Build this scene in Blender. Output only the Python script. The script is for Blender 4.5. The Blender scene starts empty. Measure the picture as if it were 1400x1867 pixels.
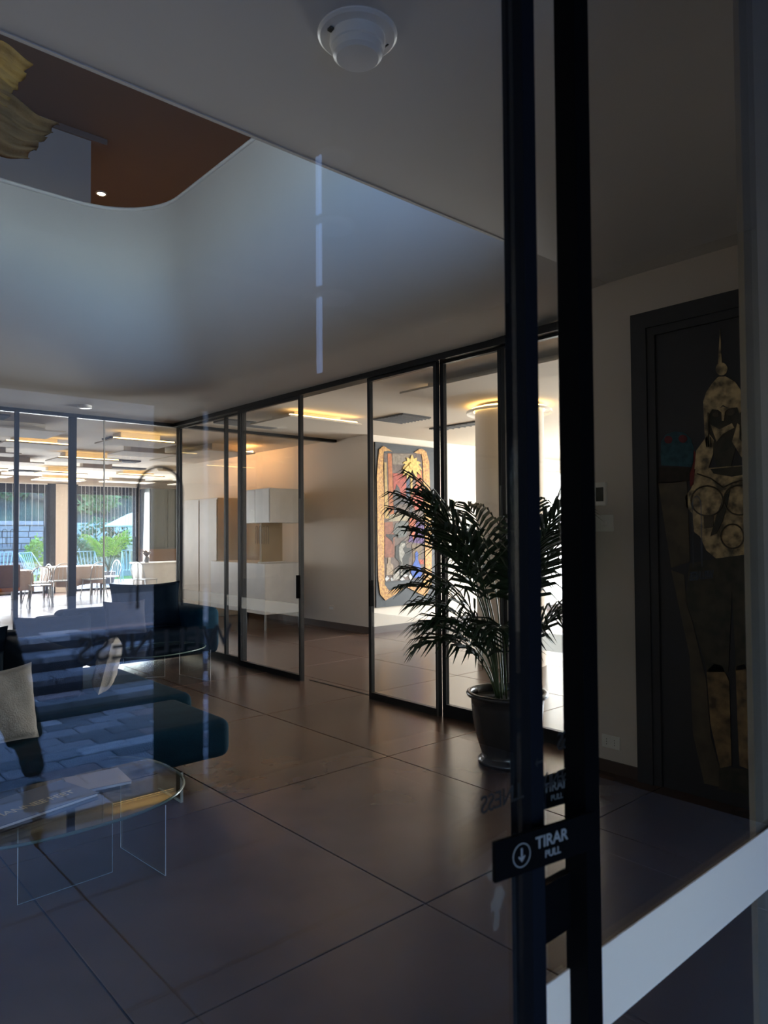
import bpy, bmesh, math, random
from mathutils import Vector, Matrix
random.seed(7)
R = math.radians
C = bpy.context.scene.collection
SC = bpy.context.scene

# ------------------------------------------------------------------ camera, sky, sun, exposure
cam_data = bpy.data.cameras.new('camera')
cam_data.sensor_fit = 'HORIZONTAL'; cam_data.sensor_width = 36.0
cam_data.lens = 36.0 * 1310.0 / 1400.0
cam_data.dof.use_dof = True; cam_data.dof.focus_distance = 6.5; cam_data.dof.aperture_fstop = 8.5
cam_data.clip_start = 0.02; cam_data.clip_end = 400
cam = bpy.data.objects.new('camera', cam_data); C.objects.link(cam)
cam.location = (0, 0, 1.55)
yaw, pitch, roll = R(41.7), R(1.55), R(0.41)
cam.matrix_world = (Matrix.Translation((0, 0, 1.55)) @ Matrix.Rotation(-yaw, 4, 'Z')
                    @ Matrix.Rotation(math.pi / 2 + pitch, 4, 'X') @ Matrix.Rotation(-roll, 4, 'Z'))
SC.camera = cam

world = bpy.data.worlds.new('sky'); SC.world = world; world.use_nodes = True
wn = world.node_tree.nodes; wl = world.node_tree.links
bg = wn['Background']
sky = wn.new('ShaderNodeTexSky'); sky.sky_type = 'NISHITA'; sky.sun_disc = False
sky.sun_elevation = R(42); sky.sun_rotation = R(20); sky.air_density = 1.3; sky.dust_density = 0.4
tint = wn.new('ShaderNodeMix'); tint.data_type = 'RGBA'; tint.blend_type = 'MULTIPLY'; tint.inputs['Factor'].default_value = 1.0; tint.inputs[7].default_value = (0.72, 0.86, 1.15, 1)
wl.new(sky.outputs[0], tint.inputs[6]); wl.new(tint.outputs[2], bg.inputs['Color']); bg.inputs['Strength'].default_value = 1.55

sun_d = bpy.data.lights.new('sun', 'SUN'); sun_d.energy = 7.0; sun_d.angle = R(0.6); sun_d.color = (1.0, 0.93, 0.82)
sun = bpy.data.objects.new('sun', sun_d); C.objects.link(sun)
sun.rotation_euler = Vector((-0.25, -0.72, -0.62)).to_track_quat('-Z', 'Y').to_euler()

def area_light(name, loc, target, size, energy, color):
    d = bpy.data.lights.new(name, 'AREA'); d.shape = 'RECTANGLE'; d.size, d.size_y = size
    d.energy = energy; d.color = color
    o = bpy.data.objects.new(name, d); C.objects.link(o); o.location = loc
    o.rotation_euler = (Vector(target) - Vector(loc)).to_track_quat('-Z', 'Y').to_euler()
    return o
# daylight entering the upper storey through its front window wall
area_light('upper_window_daylight', (0.8, 1.0, 4.8), (1.6, 7.0, 4.6), (4.0, 0.8), 58, (0.24, 0.50, 1.0))
# daylight entering the adjoining room through its tall side window
area_light('side_window_daylight', (13.6, 5.0, 1.6), (7.0, 5.4, 1.2), (4.8, 2.6), 1180, (0.95, 0.98, 1.0))
# weak fill light added on the left of the lounge, no window there
area_light('lounge_fill', (-4.2, 5.0, 1.5), (4.0, 5.0, 1.3), (3.6, 2.0), 8, (1.0, 0.96, 0.90))
# daylight through the garden windows of the restaurant
area_light('garden_window_daylight', (5.2, 19.7, 1.5), (5.2, 10.0, 0.9), (7.0, 2.4), 760, (0.95, 0.97, 1.0))

vs = SC.view_settings
vs.view_transform = 'Standard'; vs.look = 'None'; vs.gamma = 1.0; vs.use_curve_mapping = False; vs.exposure = 0.12
SC.cycles.use_denoising = True
SC.cycles.max_bounces = 10; SC.cycles.transparent_max_bounces = 40
SC.cycles.diffuse_bounces = 5; SC.cycles.glossy_bounces = 5; SC.cycles.transmission_bounces = 6
SC.cycles.caustics_reflective = False; SC.cycles.caustics_refractive = False
SC.cycles.sample_clamp_indirect = 6.0

# ------------------------------------------------------------------ materials
MATS = {}
def mat(name, col, rough=0.6, metal=0.0, emit=None, noise=None, bump=None, spec=0.5, sheen=0.0):
    if name in MATS: return MATS[name]
    m = bpy.data.materials.new(name); m.use_nodes = True
    nt = m.node_tree; b = nt.nodes['Principled BSDF']
    b.inputs['Base Color'].default_value = (*col, 1); b.inputs['Roughness'].default_value = rough
    b.inputs['Metallic'].default_value = metal; b.inputs['Specular IOR Level'].default_value = spec
    if sheen: b.inputs['Sheen Weight'].default_value = sheen
    tc = nt.nodes.new('ShaderNodeTexCoord')
    if noise is None: noise = (col, 6.0, 0.04)
    c2, scale, amt = noise
    n = nt.nodes.new('ShaderNodeTexNoise'); n.inputs['Scale'].default_value = scale; n.inputs['Detail'].default_value = 4
    nt.links.new(tc.outputs['Object'], n.inputs['Vector'])
    rmp = nt.nodes.new('ShaderNodeValToRGB')
    rmp.color_ramp.elements[0].position = 0.35; rmp.color_ramp.elements[1].position = 0.65
    d = tuple(c * (1 - amt) for c in c2) if c2 == col else c2
    rmp.color_ramp.elements[0].color = (*d, 1)
    u = tuple(min(1, c * (1 + amt)) for c in col) if c2 == col else col
    rmp.color_ramp.elements[1].color = (*u, 1)
    nt.links.new(n.outputs['Fac'], rmp.inputs['Fac']); nt.links.new(rmp.outputs['Color'], b.inputs['Base Color'])
    if bump:
        n2 = nt.nodes.new('ShaderNodeTexNoise'); n2.inputs['Scale'].default_value = bump[0]; n2.inputs['Detail'].default_value = 5
        nt.links.new(tc.outputs['Object'], n2.inputs['Vector'])
        bp = nt.nodes.new('ShaderNodeBump'); bp.inputs['Strength'].default_value = bump[1]; bp.inputs['Distance'].default_value = 0.02
        nt.links.new(n2.outputs['Fac'], bp.inputs['Height']); nt.links.new(bp.outputs['Normal'], b.inputs['Normal'])
    if emit:
        b.inputs['Emission Color'].default_value = (*emit[0], 1); b.inputs['Emission Strength'].default_value = emit[1]
    MATS[name] = m
    return m

def glass_mat(name, tint=(1, 1, 1), base_r=0.04, rough=0.0):
    m = bpy.data.materials.new(name); m.use_nodes = True
    nt = m.node_tree; nt.nodes.clear(); N = nt.nodes.new; L = nt.links.new
    out = N('ShaderNodeOutputMaterial'); tr = N('ShaderNodeBsdfTransparent'); gl = N('ShaderNodeBsdfGlossy')
    tr.inputs['Color'].default_value = (*tint, 1); gl.inputs['Roughness'].default_value = rough
    geo = N('ShaderNodeNewGeometry'); dot = N('ShaderNodeVectorMath'); dot.operation = 'DOT_PRODUCT'
    L(geo.outputs['Incoming'], dot.inputs[0]); L(geo.outputs['Normal'], dot.inputs[1])
    ab = N('ShaderNodeMath'); ab.operation = 'ABSOLUTE'; L(dot.outputs['Value'], ab.inputs[0])
    s = N('ShaderNodeMath'); s.operation = 'SUBTRACT'; s.inputs[0].default_value = 1; L(ab.outputs[0], s.inputs[1]); s.use_clamp = True
    p = N('ShaderNodeMath'); p.operation = 'POWER'; p.inputs[1].default_value = 5; L(s.outputs[0], p.inputs[0])
    ma = N('ShaderNodeMath'); ma.operation = 'MULTIPLY_ADD'; ma.inputs[1].default_value = 1 - base_r; ma.inputs[2].default_value = base_r
    L(p.outputs[0], ma.inputs[0])
    mx = N('ShaderNodeMixShader'); L(ma.outputs[0], mx.inputs[0]); L(tr.outputs[0], mx.inputs[1]); L(gl.outputs[0], mx.inputs[2])
    L(mx.outputs[0], out.inputs[0])
    MATS[name] = m
    return m

def film_mat(name, col, opacity, through=0.5):
    m = bpy.data.materials.new(name); m.use_nodes = True
    nt = m.node_tree; nt.nodes.clear(); N = nt.nodes.new; L = nt.links.new
    out = N('ShaderNodeOutputMaterial'); tr = N('ShaderNodeBsdfTransparent')
    df = N('ShaderNodeBsdfDiffuse'); tl = N('ShaderNodeBsdfTranslucent')
    for x in (df, tl): x.inputs['Color'].default_value = (*col, 1)
    a = N('ShaderNodeMixShader'); a.inputs[0].default_value = through; L(df.outputs[0], a.inputs[1]); L(tl.outputs[0], a.inputs[2])
    b = N('ShaderNodeMixShader'); b.inputs[0].default_value = opacity; L(tr.outputs[0], b.inputs[1]); L(a.outputs[0], b.inputs[2])
    L(b.outputs[0], out.inputs[0]); MATS[name] = m
    return m

def emit_mat(name, col, s):
    m = bpy.data.materials.new(name); m.use_nodes = True
    nt = m.node_tree; nt.nodes.clear()
    e = nt.nodes.new('ShaderNodeEmission'); e.inputs[0].default_value = (*col, 1); e.inputs[1].default_value = s
    o = nt.nodes.new('ShaderNodeOutputMaterial'); nt.links.new(e.outputs[0], o.inputs[0]); MATS[name] = m
    return m

GLASS = glass_mat('clear_glass', (0.985, 0.99, 0.985))
DARKGLASS = glass_mat('darker_glass', (0.84, 0.83, 0.81))  # transparent colour turned down so the view through it is darker
TABLEGLASS = glass_mat('table_glass', (0.86, 0.90, 0.88), 0.035)
FROST = film_mat('frosted_film', (0.42, 0.40, 0.37), 0.20)
FROST_DENSE = film_mat('dense_frosted_film', (1.0, 0.86, 0.70), 0.97, 0.10)
FROST_LIT = film_mat('lit_frosted_film', (0.9, 0.9, 0.88), 0.8)  # same band film, made paler and denser in place of light on it
GLINT = film_mat('glint_film', (0.8, 0.9, 0.92), 0.055)
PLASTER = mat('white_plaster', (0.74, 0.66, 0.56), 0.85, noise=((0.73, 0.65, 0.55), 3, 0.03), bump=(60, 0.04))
CREAM = mat('cream_ceiling', (0.70, 0.62, 0.50), 0.8, noise=((0.69, 0.61, 0.49), 0.7, 0.03))
CEIL = mat('ceiling_plaster', (0.66, 0.64, 0.60), 0.8, noise=((0.66, 0.64, 0.60), 0.7, 0.03))
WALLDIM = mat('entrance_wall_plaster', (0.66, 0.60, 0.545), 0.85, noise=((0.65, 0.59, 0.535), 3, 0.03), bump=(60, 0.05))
BROWNCEIL = mat('brown_upper_ceiling', (0.30, 0.225, 0.18), 0.8, noise=((0.29, 0.22, 0.175), 2, 0.02))
GREYWALL = mat('grey_upper_wall', (0.58, 0.54, 0.48), 0.85, noise=((0.57, 0.53, 0.47), 2, 0.02))
FLOOR = mat('brown_tile', (0.135, 0.082, 0.060), 0.26, noise=((0.095, 0.058, 0.043), 1.7, 0.2), bump=(5, 0.04), spec=0.6)
GROUT = mat('dark_grout', (0.02, 0.015, 0.012), 0.9)
BASE = mat('brown_baseboard', (0.07, 0.045, 0.036), 0.5)
FRAME = mat('black_metal', (0.018, 0.019, 0.021), 0.38, 0.6)
FRAMEG = mat('grey_edge_metal', (0.12, 0.12, 0.12), 0.35, 0.7)
NAVY = mat('navy_black_metal', (0.0055, 0.007, 0.011), 0.8, 0.0, spec=0.06)
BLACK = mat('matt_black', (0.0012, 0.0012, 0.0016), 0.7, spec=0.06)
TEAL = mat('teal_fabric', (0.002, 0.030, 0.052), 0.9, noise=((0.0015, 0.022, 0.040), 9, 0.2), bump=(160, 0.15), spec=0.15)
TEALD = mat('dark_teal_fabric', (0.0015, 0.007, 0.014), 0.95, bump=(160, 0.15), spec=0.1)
LINEN = mat('linen_fabric', (0.40, 0.36, 0.31), 0.95, noise=((0.34, 0.30, 0.26), 14, 0.1), bump=(120, 0.3))
WHITE = mat('white_plastic', (0.82, 0.81, 0.77), 0.35)
LCD = mat('grey_display', (0.03, 0.035, 0.03), 0.2)
POT = mat('charcoal_glazed_pot', (0.028, 0.025, 0.025), 0.24, bump=(4, 0.03))
SOIL = mat('soil', (0.02, 0.014, 0.01), 1.0, bump=(40, 0.8))
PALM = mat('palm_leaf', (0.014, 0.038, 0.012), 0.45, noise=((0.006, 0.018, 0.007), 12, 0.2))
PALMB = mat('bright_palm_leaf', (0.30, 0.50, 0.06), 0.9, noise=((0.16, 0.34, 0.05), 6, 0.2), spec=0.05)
STEM = mat('palm_stem', (0.06, 0.09, 0.03), 0.5)
GOLD = mat('gold_leaf', (0.62, 0.42, 0.12), 0.42, 0.55, noise=((0.20, 0.13, 0.05), 22, 0.3), bump=(60, 0.4))
GOLDB = mat('bright_gold_leaf', (0.60, 0.32, 0.06), 0.5, 0.1, noise=((0.28, 0.11, 0.02), 30, 0.3), bump=(90, 0.5))
PATINA = mat('gold_patina', (0.85, 0.66, 0.36), 0.55, 0.1, noise=((0.13, 0.11, 0.07), 17, 0.3))
PATINAD = mat('dark_patina', (0.085, 0.075, 0.05), 0.6, 0.1, noise=((0.04, 0.045, 0.035), 14, 0.3))
BRONZE = mat('dark_bronze', (0.14, 0.115, 0.075), 0.6, 0.1, noise=((0.08, 0.07, 0.05), 8, 0.3))
DOORBLK = mat('charcoal_door', (0.032, 0.035, 0.042), 0.55)
SCREENB = mat('crinkled_brown_sheet', (0.17, 0.085, 0.03), 0.7, 0.0, noise=((0.085, 0.045, 0.018), 5, 0.2), bump=(14, 0.6), spec=0.05)
SCREEN = mat('crinkled_gold_sheet', (0.22, 0.11, 0.025), 0.6, 0.0, noise=((0.11, 0.055, 0.015), 5, 0.2), bump=(14, 0.6), spec=0.08)
WARM = emit_mat('warm_led', (1.0, 0.62, 0.22), 9.0)
WARMH = emit_mat('strong_warm_led', (1.0, 0.50, 0.16), 45.0)
WARMY = emit_mat('yellow_led', (1.0, 0.70, 0.30), 6.5)
SPOT = emit_mat('spot_led', (1.0, 0.86, 0.65), 14.0)
LETTER = mat('grey_print', (0.20, 0.21, 0.22), 0.7)
VINYL = mat('black_vinyl', (0.008, 0.008, 0.008), 0.6)

def colour(r, g, b, rough=0.7):
    return mat('paint_%02x%02x%02x' % (int(r * 255), int(g * 255), int(b * 255)), (r, g, b), rough, noise=((r, g, b), 25, 0.25))

# ------------------------------------------------------------------ mesh helpers
class MB:
    def __init__(s): s.v = []; s.f = []
    def add(s, vs, fs):
        n = len(s.v); s.v += [tuple(v) for v in vs]; s.f += [tuple(i + n for i in f) for f in fs]; return s
    def box(s, a, b):
        (x0, y0, z0), (x1, y1, z1) = a, b
        x0, x1 = min(x0, x1), max(x0, x1); y0, y1 = min(y0, y1), max(y0, y1); z0, z1 = min(z0, z1), max(z0, z1)
        return s.add([(x0, y0, z0), (x1, y0, z0), (x1, y1, z0), (x0, y1, z0), (x0, y0, z1), (x1, y0, z1), (x1, y1, z1), (x0, y1, z1)],
                     [(0, 3, 2, 1), (4, 5, 6, 7), (0, 1, 5, 4), (1, 2, 6, 5), (2, 3, 7, 6), (3, 0, 4, 7)])
    def rbox(s, c, size, bev, seg=3, rot=0.0, tilt=None):
        bm = bmesh.new(); bmesh.ops.create_cube(bm, size=1)
        bmesh.ops.scale(bm, vec=size, verts=bm.verts)
        if bev: bmesh.ops.bevel(bm, geom=bm.edges[:], offset=bev, segments=seg, affect='EDGES', profile=0.5)
        M = Matrix.Translation(c) @ Matrix.Rotation(rot, 4, 'Z')
        if tilt: M = M @ Matrix.Rotation(tilt[0], 4, tilt[1])
        bm.transform(M); bm.verts.index_update()
        s.add([v.co[:] for v in bm.verts], [[v.index for v in f.verts] for f in bm.faces]); bm.free(); return s
    def lathe(s, prof, c=(0, 0, 0), n=32, cap=True, sx=1, sy=1):
        vs = []; fs = []
        for r, z in prof:
            for k in range(n):
                a = 2 * math.pi * k / n; vs.append((c[0] + r * math.cos(a) * sx, c[1] + r * math.sin(a) * sy, c[2] + z))
        for i in range(len(prof) - 1):
            for k in range(n):
                a, b = i * n + k, i * n + (k + 1) % n; fs.append((a, b, b + n, a + n))
        if cap:
            fs.append(tuple(range(n))[::-1]); fs.append(tuple((len(prof) - 1) * n + k for k in range(n)))
        return s.add(vs, fs)
    def tube(s, pts, r, n=6, r1=None, cap=True):
        pts = [Vector(p) for p in pts]; m = len(pts); vs = []; fs = []
        up = Vector((0, 0, 1))
        for i, p in enumerate(pts):
            t = (pts[min(i + 1, m - 1)] - pts[max(i - 1, 0)]).normalized()
            u = t.cross(up)
            if u.length < 1e-3: u = t.cross(Vector((1, 0, 0)))
            u.normalize(); w = t.cross(u)
            rr = r if r1 is None else r + (r1 - r) * i / (m - 1)
            for k in range(n):
                a = 2 * math.pi * k / n; vs.append(p + u * math.cos(a) * rr + w * math.sin(a) * rr)
        for i in range(m - 1):
            for k in range(n):
                a, b = i * n + k, i * n + (k + 1) % n; fs.append((a, b, b + n, a + n))
        if cap: fs.append(tuple(range(n))[::-1]); fs.append(tuple((m - 1) * n + k for k in range(n)))
        return s.add([v[:] for v in vs], fs)
    def poly(s, pts, off):
        """a flat outline (coplanar 3-D points) given the thickness vector off"""
        n = len(pts); o = Vector(off)
        vs = [Vector(p) for p in pts] + [Vector(p) + o for p in pts]
        return s.add([v[:] for v in vs], [tuple(range(n)), tuple(range(n, 2 * n))[::-1]] + [(i, (i + 1) % n, (i + 1) % n + n, i + n) for i in range(n)])
    def build(s, name, m, parent=None, smooth=False, bevel=0, world=True, **props):
        me = bpy.data.meshes.new(name)
        off = Vector((0, 0, 0))
        if parent is not None and world:
            p = parent
            while p is not None: off += p.location; p = p.parent
        me.from_pydata([tuple(Vector(v) - off) for v in s.v], [], s.f)
        bm = bmesh.new(); bm.from_mesh(me); bmesh.ops.recalc_face_normals(bm, faces=bm.faces[:])
        if bevel: bmesh.ops.bevel(bm, geom=bm.edges[:], offset=bevel, segments=2, affect='EDGES', profile=0.5)
        bm.to_mesh(me); bm.free()
        if smooth:
            for pl in me.polygons: pl.use_smooth = True
        me.materials.append(m)
        if smooth == 'auto':
            me.set_sharp_from_angle(angle=R(35))
        o = bpy.data.objects.new(name, me); C.objects.link(o)
        if parent is not None: o.parent = parent
        for k, v in props.items(): o[k] = v
        return o

def B(a, b): return MB().box(a, b)
def thing(name, label, cat, loc=(0, 0, 0), group=None, kind=None):
    o = bpy.data.objects.new(name, None); C.objects.link(o); o.location = loc; o.empty_display_size = 0.1
    tag(o, label, cat, group, kind); return o
def tag(o, label=None, cat=None, group=None, kind=None):
    if label: o['label'] = label
    if cat: o['category'] = cat
    if group: o['group'] = group
    if kind: o['kind'] = kind
    return o
def struct(name, label, cat, loc=(0, 0, 0)): return thing(name, label, cat, loc, kind='structure')
def structm(o, label, cat): return tag(o, label, cat, None, 'structure')
def kids(o): return [c for c in C.objects if c.parent == o]
def copy_tree(o, kmap, parent=None):
    c = o.copy(); C.objects.link(c); c.parent = parent
    for ch in kmap.get(o.name, []): copy_tree(ch, kmap, c)
    return c
def kmap_of(root):
    m = {}
    def rec(o):
        m[o.name] = kids(o)
        for k in m[o.name]: rec(k)
    rec(root); return m
def text_mesh(name, body, size, m, parent, M, extrude=0.0005, spacing=1.0, bold=0.0, align='CENTER'):
    cu = bpy.data.curves.new(name, 'FONT'); cu.body = body; cu.size = size; cu.extrude = extrude
    cu.align_x = align; cu.align_y = 'BOTTOM_BASELINE'; cu.space_character = spacing; cu.offset = bold; cu.resolution_u = 4
    t = bpy.data.objects.new(name + '_curve', cu); C.objects.link(t)
    dg = bpy.context.evaluated_depsgraph_get()
    me = bpy.data.meshes.new_from_object(t.evaluated_get(dg)); bpy.data.objects.remove(t)
    me.name = name; me.transform(M)
    off = Vector((0, 0, 0)); p = parent
    while p is not None: off += p.location; p = p.parent
    me.transform(Matrix.Translation(-off)); me.materials.clear(); me.materials.append(m)
    o = bpy.data.objects.new(name, me); C.objects.link(o); o.parent = parent
    return o
def face_M(loc, right, up=(0, 0, 1)):
    r = Vector(right).normalized(); u = Vector(up); n = r.cross(u)
    M = Matrix((( r.x, u.x, n.x, loc[0]), (r.y, u.y, n.y, loc[1]), (r.z, u.z, n.z, loc[2]), (0, 0, 0, 1)))
    return M

# =================================================================== LARGE STRUCTURE
# floor: slab of grout with separate large tiles
fl = struct('floor', 'floor of large polished brown tiles running through lounge and rooms', 'floor')
B((-4.6, -2.6, -0.12), (14.2, 20.1, -0.008)).build('grout_bed', GROUT, fl)
TX, TY, GX, GY = 1.2, 1.56, 2.14, 2.16
tile_mesh = None; ntile = 0
for i in range(-6, 11):
    for j in range(-1, 12):
        x0, y0 = GX + i * TX, GY + j * TY
        if x0 > 14.0 or x0 + TX < -4.5 or y0 > 20.0: continue
        if i + j * 0.62 < -4.5: continue
        if tile_mesh is None:
            t = MB().rbox((TX / 2, TY / 2, -0.015), (TX - 0.007, TY - 0.007, 0.03), 0.002, 1).build('tile', FLOOR, fl, world=False)
            tile_mesh = t.data; t.location = (x0, y0, 0)
        else:
            t = bpy.data.objects.new('tile', tile_mesh); C.objects.link(t); t.parent = fl; t.location = (x0, y0, 0)
        ntile += 1

# walls ---------------------------------------------------------------
WR = 4.16
w = B((WR, 0.70, 0), (WR + 0.26, 1.10, 3.15)); w.box((WR, 1.10, 2.89), (WR + 0.26, 2.29, 3.15)); w.box((WR, 2.29, 0), (WR + 0.26, 2.62, 3.15))
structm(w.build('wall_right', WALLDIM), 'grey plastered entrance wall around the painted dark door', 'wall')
B((WR - 0.012, 2.305, 0), (WR, 2.62, 0.075)).build('baseboard_right', BASE, None, kind='structure', label='low dark brown baseboard under the thermostat wall', category='baseboard')
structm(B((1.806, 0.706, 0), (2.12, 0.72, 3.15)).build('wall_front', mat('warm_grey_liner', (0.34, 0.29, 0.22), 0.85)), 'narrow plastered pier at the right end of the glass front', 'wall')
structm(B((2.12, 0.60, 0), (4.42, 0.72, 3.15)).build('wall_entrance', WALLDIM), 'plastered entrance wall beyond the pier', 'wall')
structm(B((-4.7, -2.7, 0), (-4.5, 20.2, 6.3)).build('wall_left', PLASTER), 'white plastered wall closing the lounge side', 'wall')
# wall between adjoining room and kitchen: white corner wall, carries the large painting
structm(B((7.1, 8.5, 0), (7.35, 14.6, 3.06)).box((7.35, 14.4, 0), (12.0, 14.6, 3.06)).box((12.0, 14.4, 0), (12.2, 20.3, 3.3)).build('wall_corner', PLASTER), 'beige plastered wall running back from the white corner', 'wall')
structm(B((7.1, 8.3, 0), (11.36, 8.5, 3.06)).build('wall_painting', PLASTER), 'cream plastered wall that carries the large framed painting', 'wall')
B((7.085, 8.32, 0), (7.1, 14.6, 0.10)).build('baseboard_corner', BASE, None, kind='structure', label='dark brown baseboard along the beige corner wall', category='baseboard')
B((7.085, 8.285, 0), (11.36, 8.3, 0.10)).build('baseboard_painting', BASE, None, kind='structure', label='dark brown baseboard below the large painting', category='baseboard')
structm(B((11.36, 8.9, 0), (14.0, 9.05, 3.06)).build('wall_niche', PLASTER), 'pale wall behind the white cupboard doors', 'wall')
structm(B((4.42, 0.9, 0), (14.0, 1.1, 3.06)).build('wall_south', PLASTER), 'white wall closing the adjoining room', 'wall')
w = B((13.9, 1.1, 0), (14.1, 2.3, 3.06)); w.box((13.9, 7.7, 0), (14.1, 9.05, 3.06)); w.box((13.9, 2.3, 2.9), (14.1, 7.7, 3.06))
structm(w.build('wall_side', PLASTER), 'white wall with a tall window in the adjoining room', 'wall')
# garden wall of the restaurant with two openings visible
w = B((-4.5, 20, 2.88), (12.0, 20.3, 3.3)); w.box((6.17, 20, 0), (6.66, 20.3, 2.9)); w.box((8.42, 20, 0), (12.0, 20.3, 2.9)); w.box((-4.5, 20, 0), (1.2, 20.3, 2.9))
structm(w.build('wall_garden', PLASTER), 'beige wall with wide garden windows at the back of the restaurant', 'wall')

# ceilings ------------------------------------------------------------
structm(B((-4.5, 0.64, 3.15), (4.42, 2.48, 3.5)).build('ceiling', CEIL), 'flat white ceiling over the entrance with the smoke detector', 'ceiling')
B((-4.5, 2.47, 3.145), (3.3, 2.487, 3.165)).build('trim_1', CEIL, None, kind='structure', label='thin pale bead along the straight edge of the ceiling void', category='trim')
# curved white parapet and soffit swept round the ceiling void
XV, YV, RC = 3.2, 7.4, 0.75
path = []
for k in range(15): path.append((XV, 2.48 + (YV - RC - 2.48) * k / 14, 1, 0))
for k in range(1, 13):
    a = math.pi / 2 * k / 12; path.append((XV - RC + RC * math.cos(a), YV - RC + RC * math.sin(a), math.cos(a), math.sin(a)))
for k in range(1, 13): path.append((XV - RC - (XV - RC + 4.5) * k / 12, YV, 0, 1))
prof = [(0.14, 4.9), (0.0, 4.9), (0.0, 4.6), (0.0, 4.2), (0.0, 3.95)]
for k in range(1, 9):
    a = math.pi / 2 * k / 8; prof.append((0.8 * (1 - math.cos(a)), 3.95 - 0.86 * math.sin(a)))
mb = MB(); vs = []; rows = len(prof) + 2
for (x, y, nx, ny) in path:
    s = max(0, min(1, (y - 2.48) / 1.1)); s = s * s * (3 - 2 * s); dz = 0.06 * (1 - s)
    for d, z in prof: vs.append((x + nx * d, y + ny * d, z + (dz if z < 3.95 else 0)))
    # run out to the partitions
    tx = (4.42 - x) / nx if nx > 1e-6 else 1e9
    ty = (9.2 - y) / ny if ny > 1e-6 else 1e9
    t = min(tx, ty)
    vs.append((x + nx * (0.8 + (t - 0.8) * 0.5), y + ny * (0.8 + (t - 0.8) * 0.5), 3.05 + dz * 1.6))
    vs.append((x + nx * t, y + ny * t, 3.03 + dz * 2))
fs = []
for i in range(len(path) - 1):
    for j in range(rows - 1):
        a = i * rows + j; fs.append((a, a + 1, a + 1 + rows, a + rows))
mb.add(vs, fs)
par = mb.build('ceiling_parapet', CEIL, None, smooth='auto')
structm(par, 'smooth white parapet curving round the ceiling void into the soffit', 'ceiling')
mb = MB()
mb.tube([(x + nx * 0.0, y + ny * 0.0, 4.895) for x, y, nx, ny in path], 0.022, 6)
mb.build('trim_2', WHITE, None, smooth=True, kind='structure', label='slim rounded rim on top of the curved white parapet', category='trim')
# infill so the corner of the soffit is closed
structm(B((-4.5, 9.14, 3.03), (14.0, 20.0, 3.3)).build('ceiling_restaurant', CREAM), 'white restaurant ceiling hung with light panels', 'ceiling')
structm(B((4.42, 1.1, 3.03), (14.0, 9.14, 3.3)).build('ceiling_side', CREAM), 'white ceiling of the adjoining room', 'ceiling')
B((4.5, 9.10, 2.985), (7.1, 9.20, 3.03)).build('trim_3', FRAME, None, kind='structure', label='dark track line crossing the adjoining room ceiling', category='trim')
# upper storey
structm(B((-4.5, 0.6, 6.2), (14.0, 20.0, 6.5)).build('ceiling_upper', BROWNCEIL), 'brown ceiling of the upper storey seen through the void', 'ceiling')
structm(B((-4.5, 8.43, 3.9), (2.97, 9.2, 6.2)).build('wall_upper', GREYWALL), 'plain grey wall block standing on the upper storey', 'wall')
structm(B((-4.5, 8.40, 6.13), (3.15, 8.60, 6.2)).build('trim_4', BROWNCEIL), 'grey edge strip where the upper wall meets the brown ceiling', 'trim')
w = B((-4.5, 0.6, 3.5), (14.0, 0.8, 4.35)); w.box((-4.5, 0.6, 5.25), (14.0, 0.8, 6.2)); w.box((2.4, 0.6, 4.35), (14.0, 0.8, 5.25)); w.box((-4.5, 0.6, 4.35), (-1.2, 0.8, 5.25))  # unseen front wall added, its opening narrowed to cut the sky light
structm(w.build('wall_upper_mask', PLASTER), 'unseen upper front wall added to limit sky light, with a long window', 'wall')
structm(B((-4.5, 13.0, 3.4), (14.0, 13.2, 6.2)).build('wall_upper_back', BROWNCEIL), 'brown back wall of the upper storey', 'wall')
structm(B((8.0, 0.6, 3.4), (8.2, 13.0, 6.2)).build('wall_upper_side', BROWNCEIL), 'brown side wall of the upper storey', 'wall')
# vestibule behind the camera: back wall with wide doorway, roof
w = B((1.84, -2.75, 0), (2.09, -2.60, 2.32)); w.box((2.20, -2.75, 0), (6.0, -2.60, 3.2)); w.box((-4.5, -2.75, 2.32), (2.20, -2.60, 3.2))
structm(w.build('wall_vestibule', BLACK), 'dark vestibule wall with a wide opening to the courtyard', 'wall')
structm(B((-4.5, -2.75, 3.15), (6.0, 0.64, 3.4)).build('ceiling_vestibule', BROWNCEIL), 'dark vestibule ceiling behind the glass front', 'ceiling')
structm(B((4.0, -2.6, 0), (4.2, 0.6, 3.15)).build('wall_vestibule_side', BLACK), 'dark side wall of the vestibule', 'wall')

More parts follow.
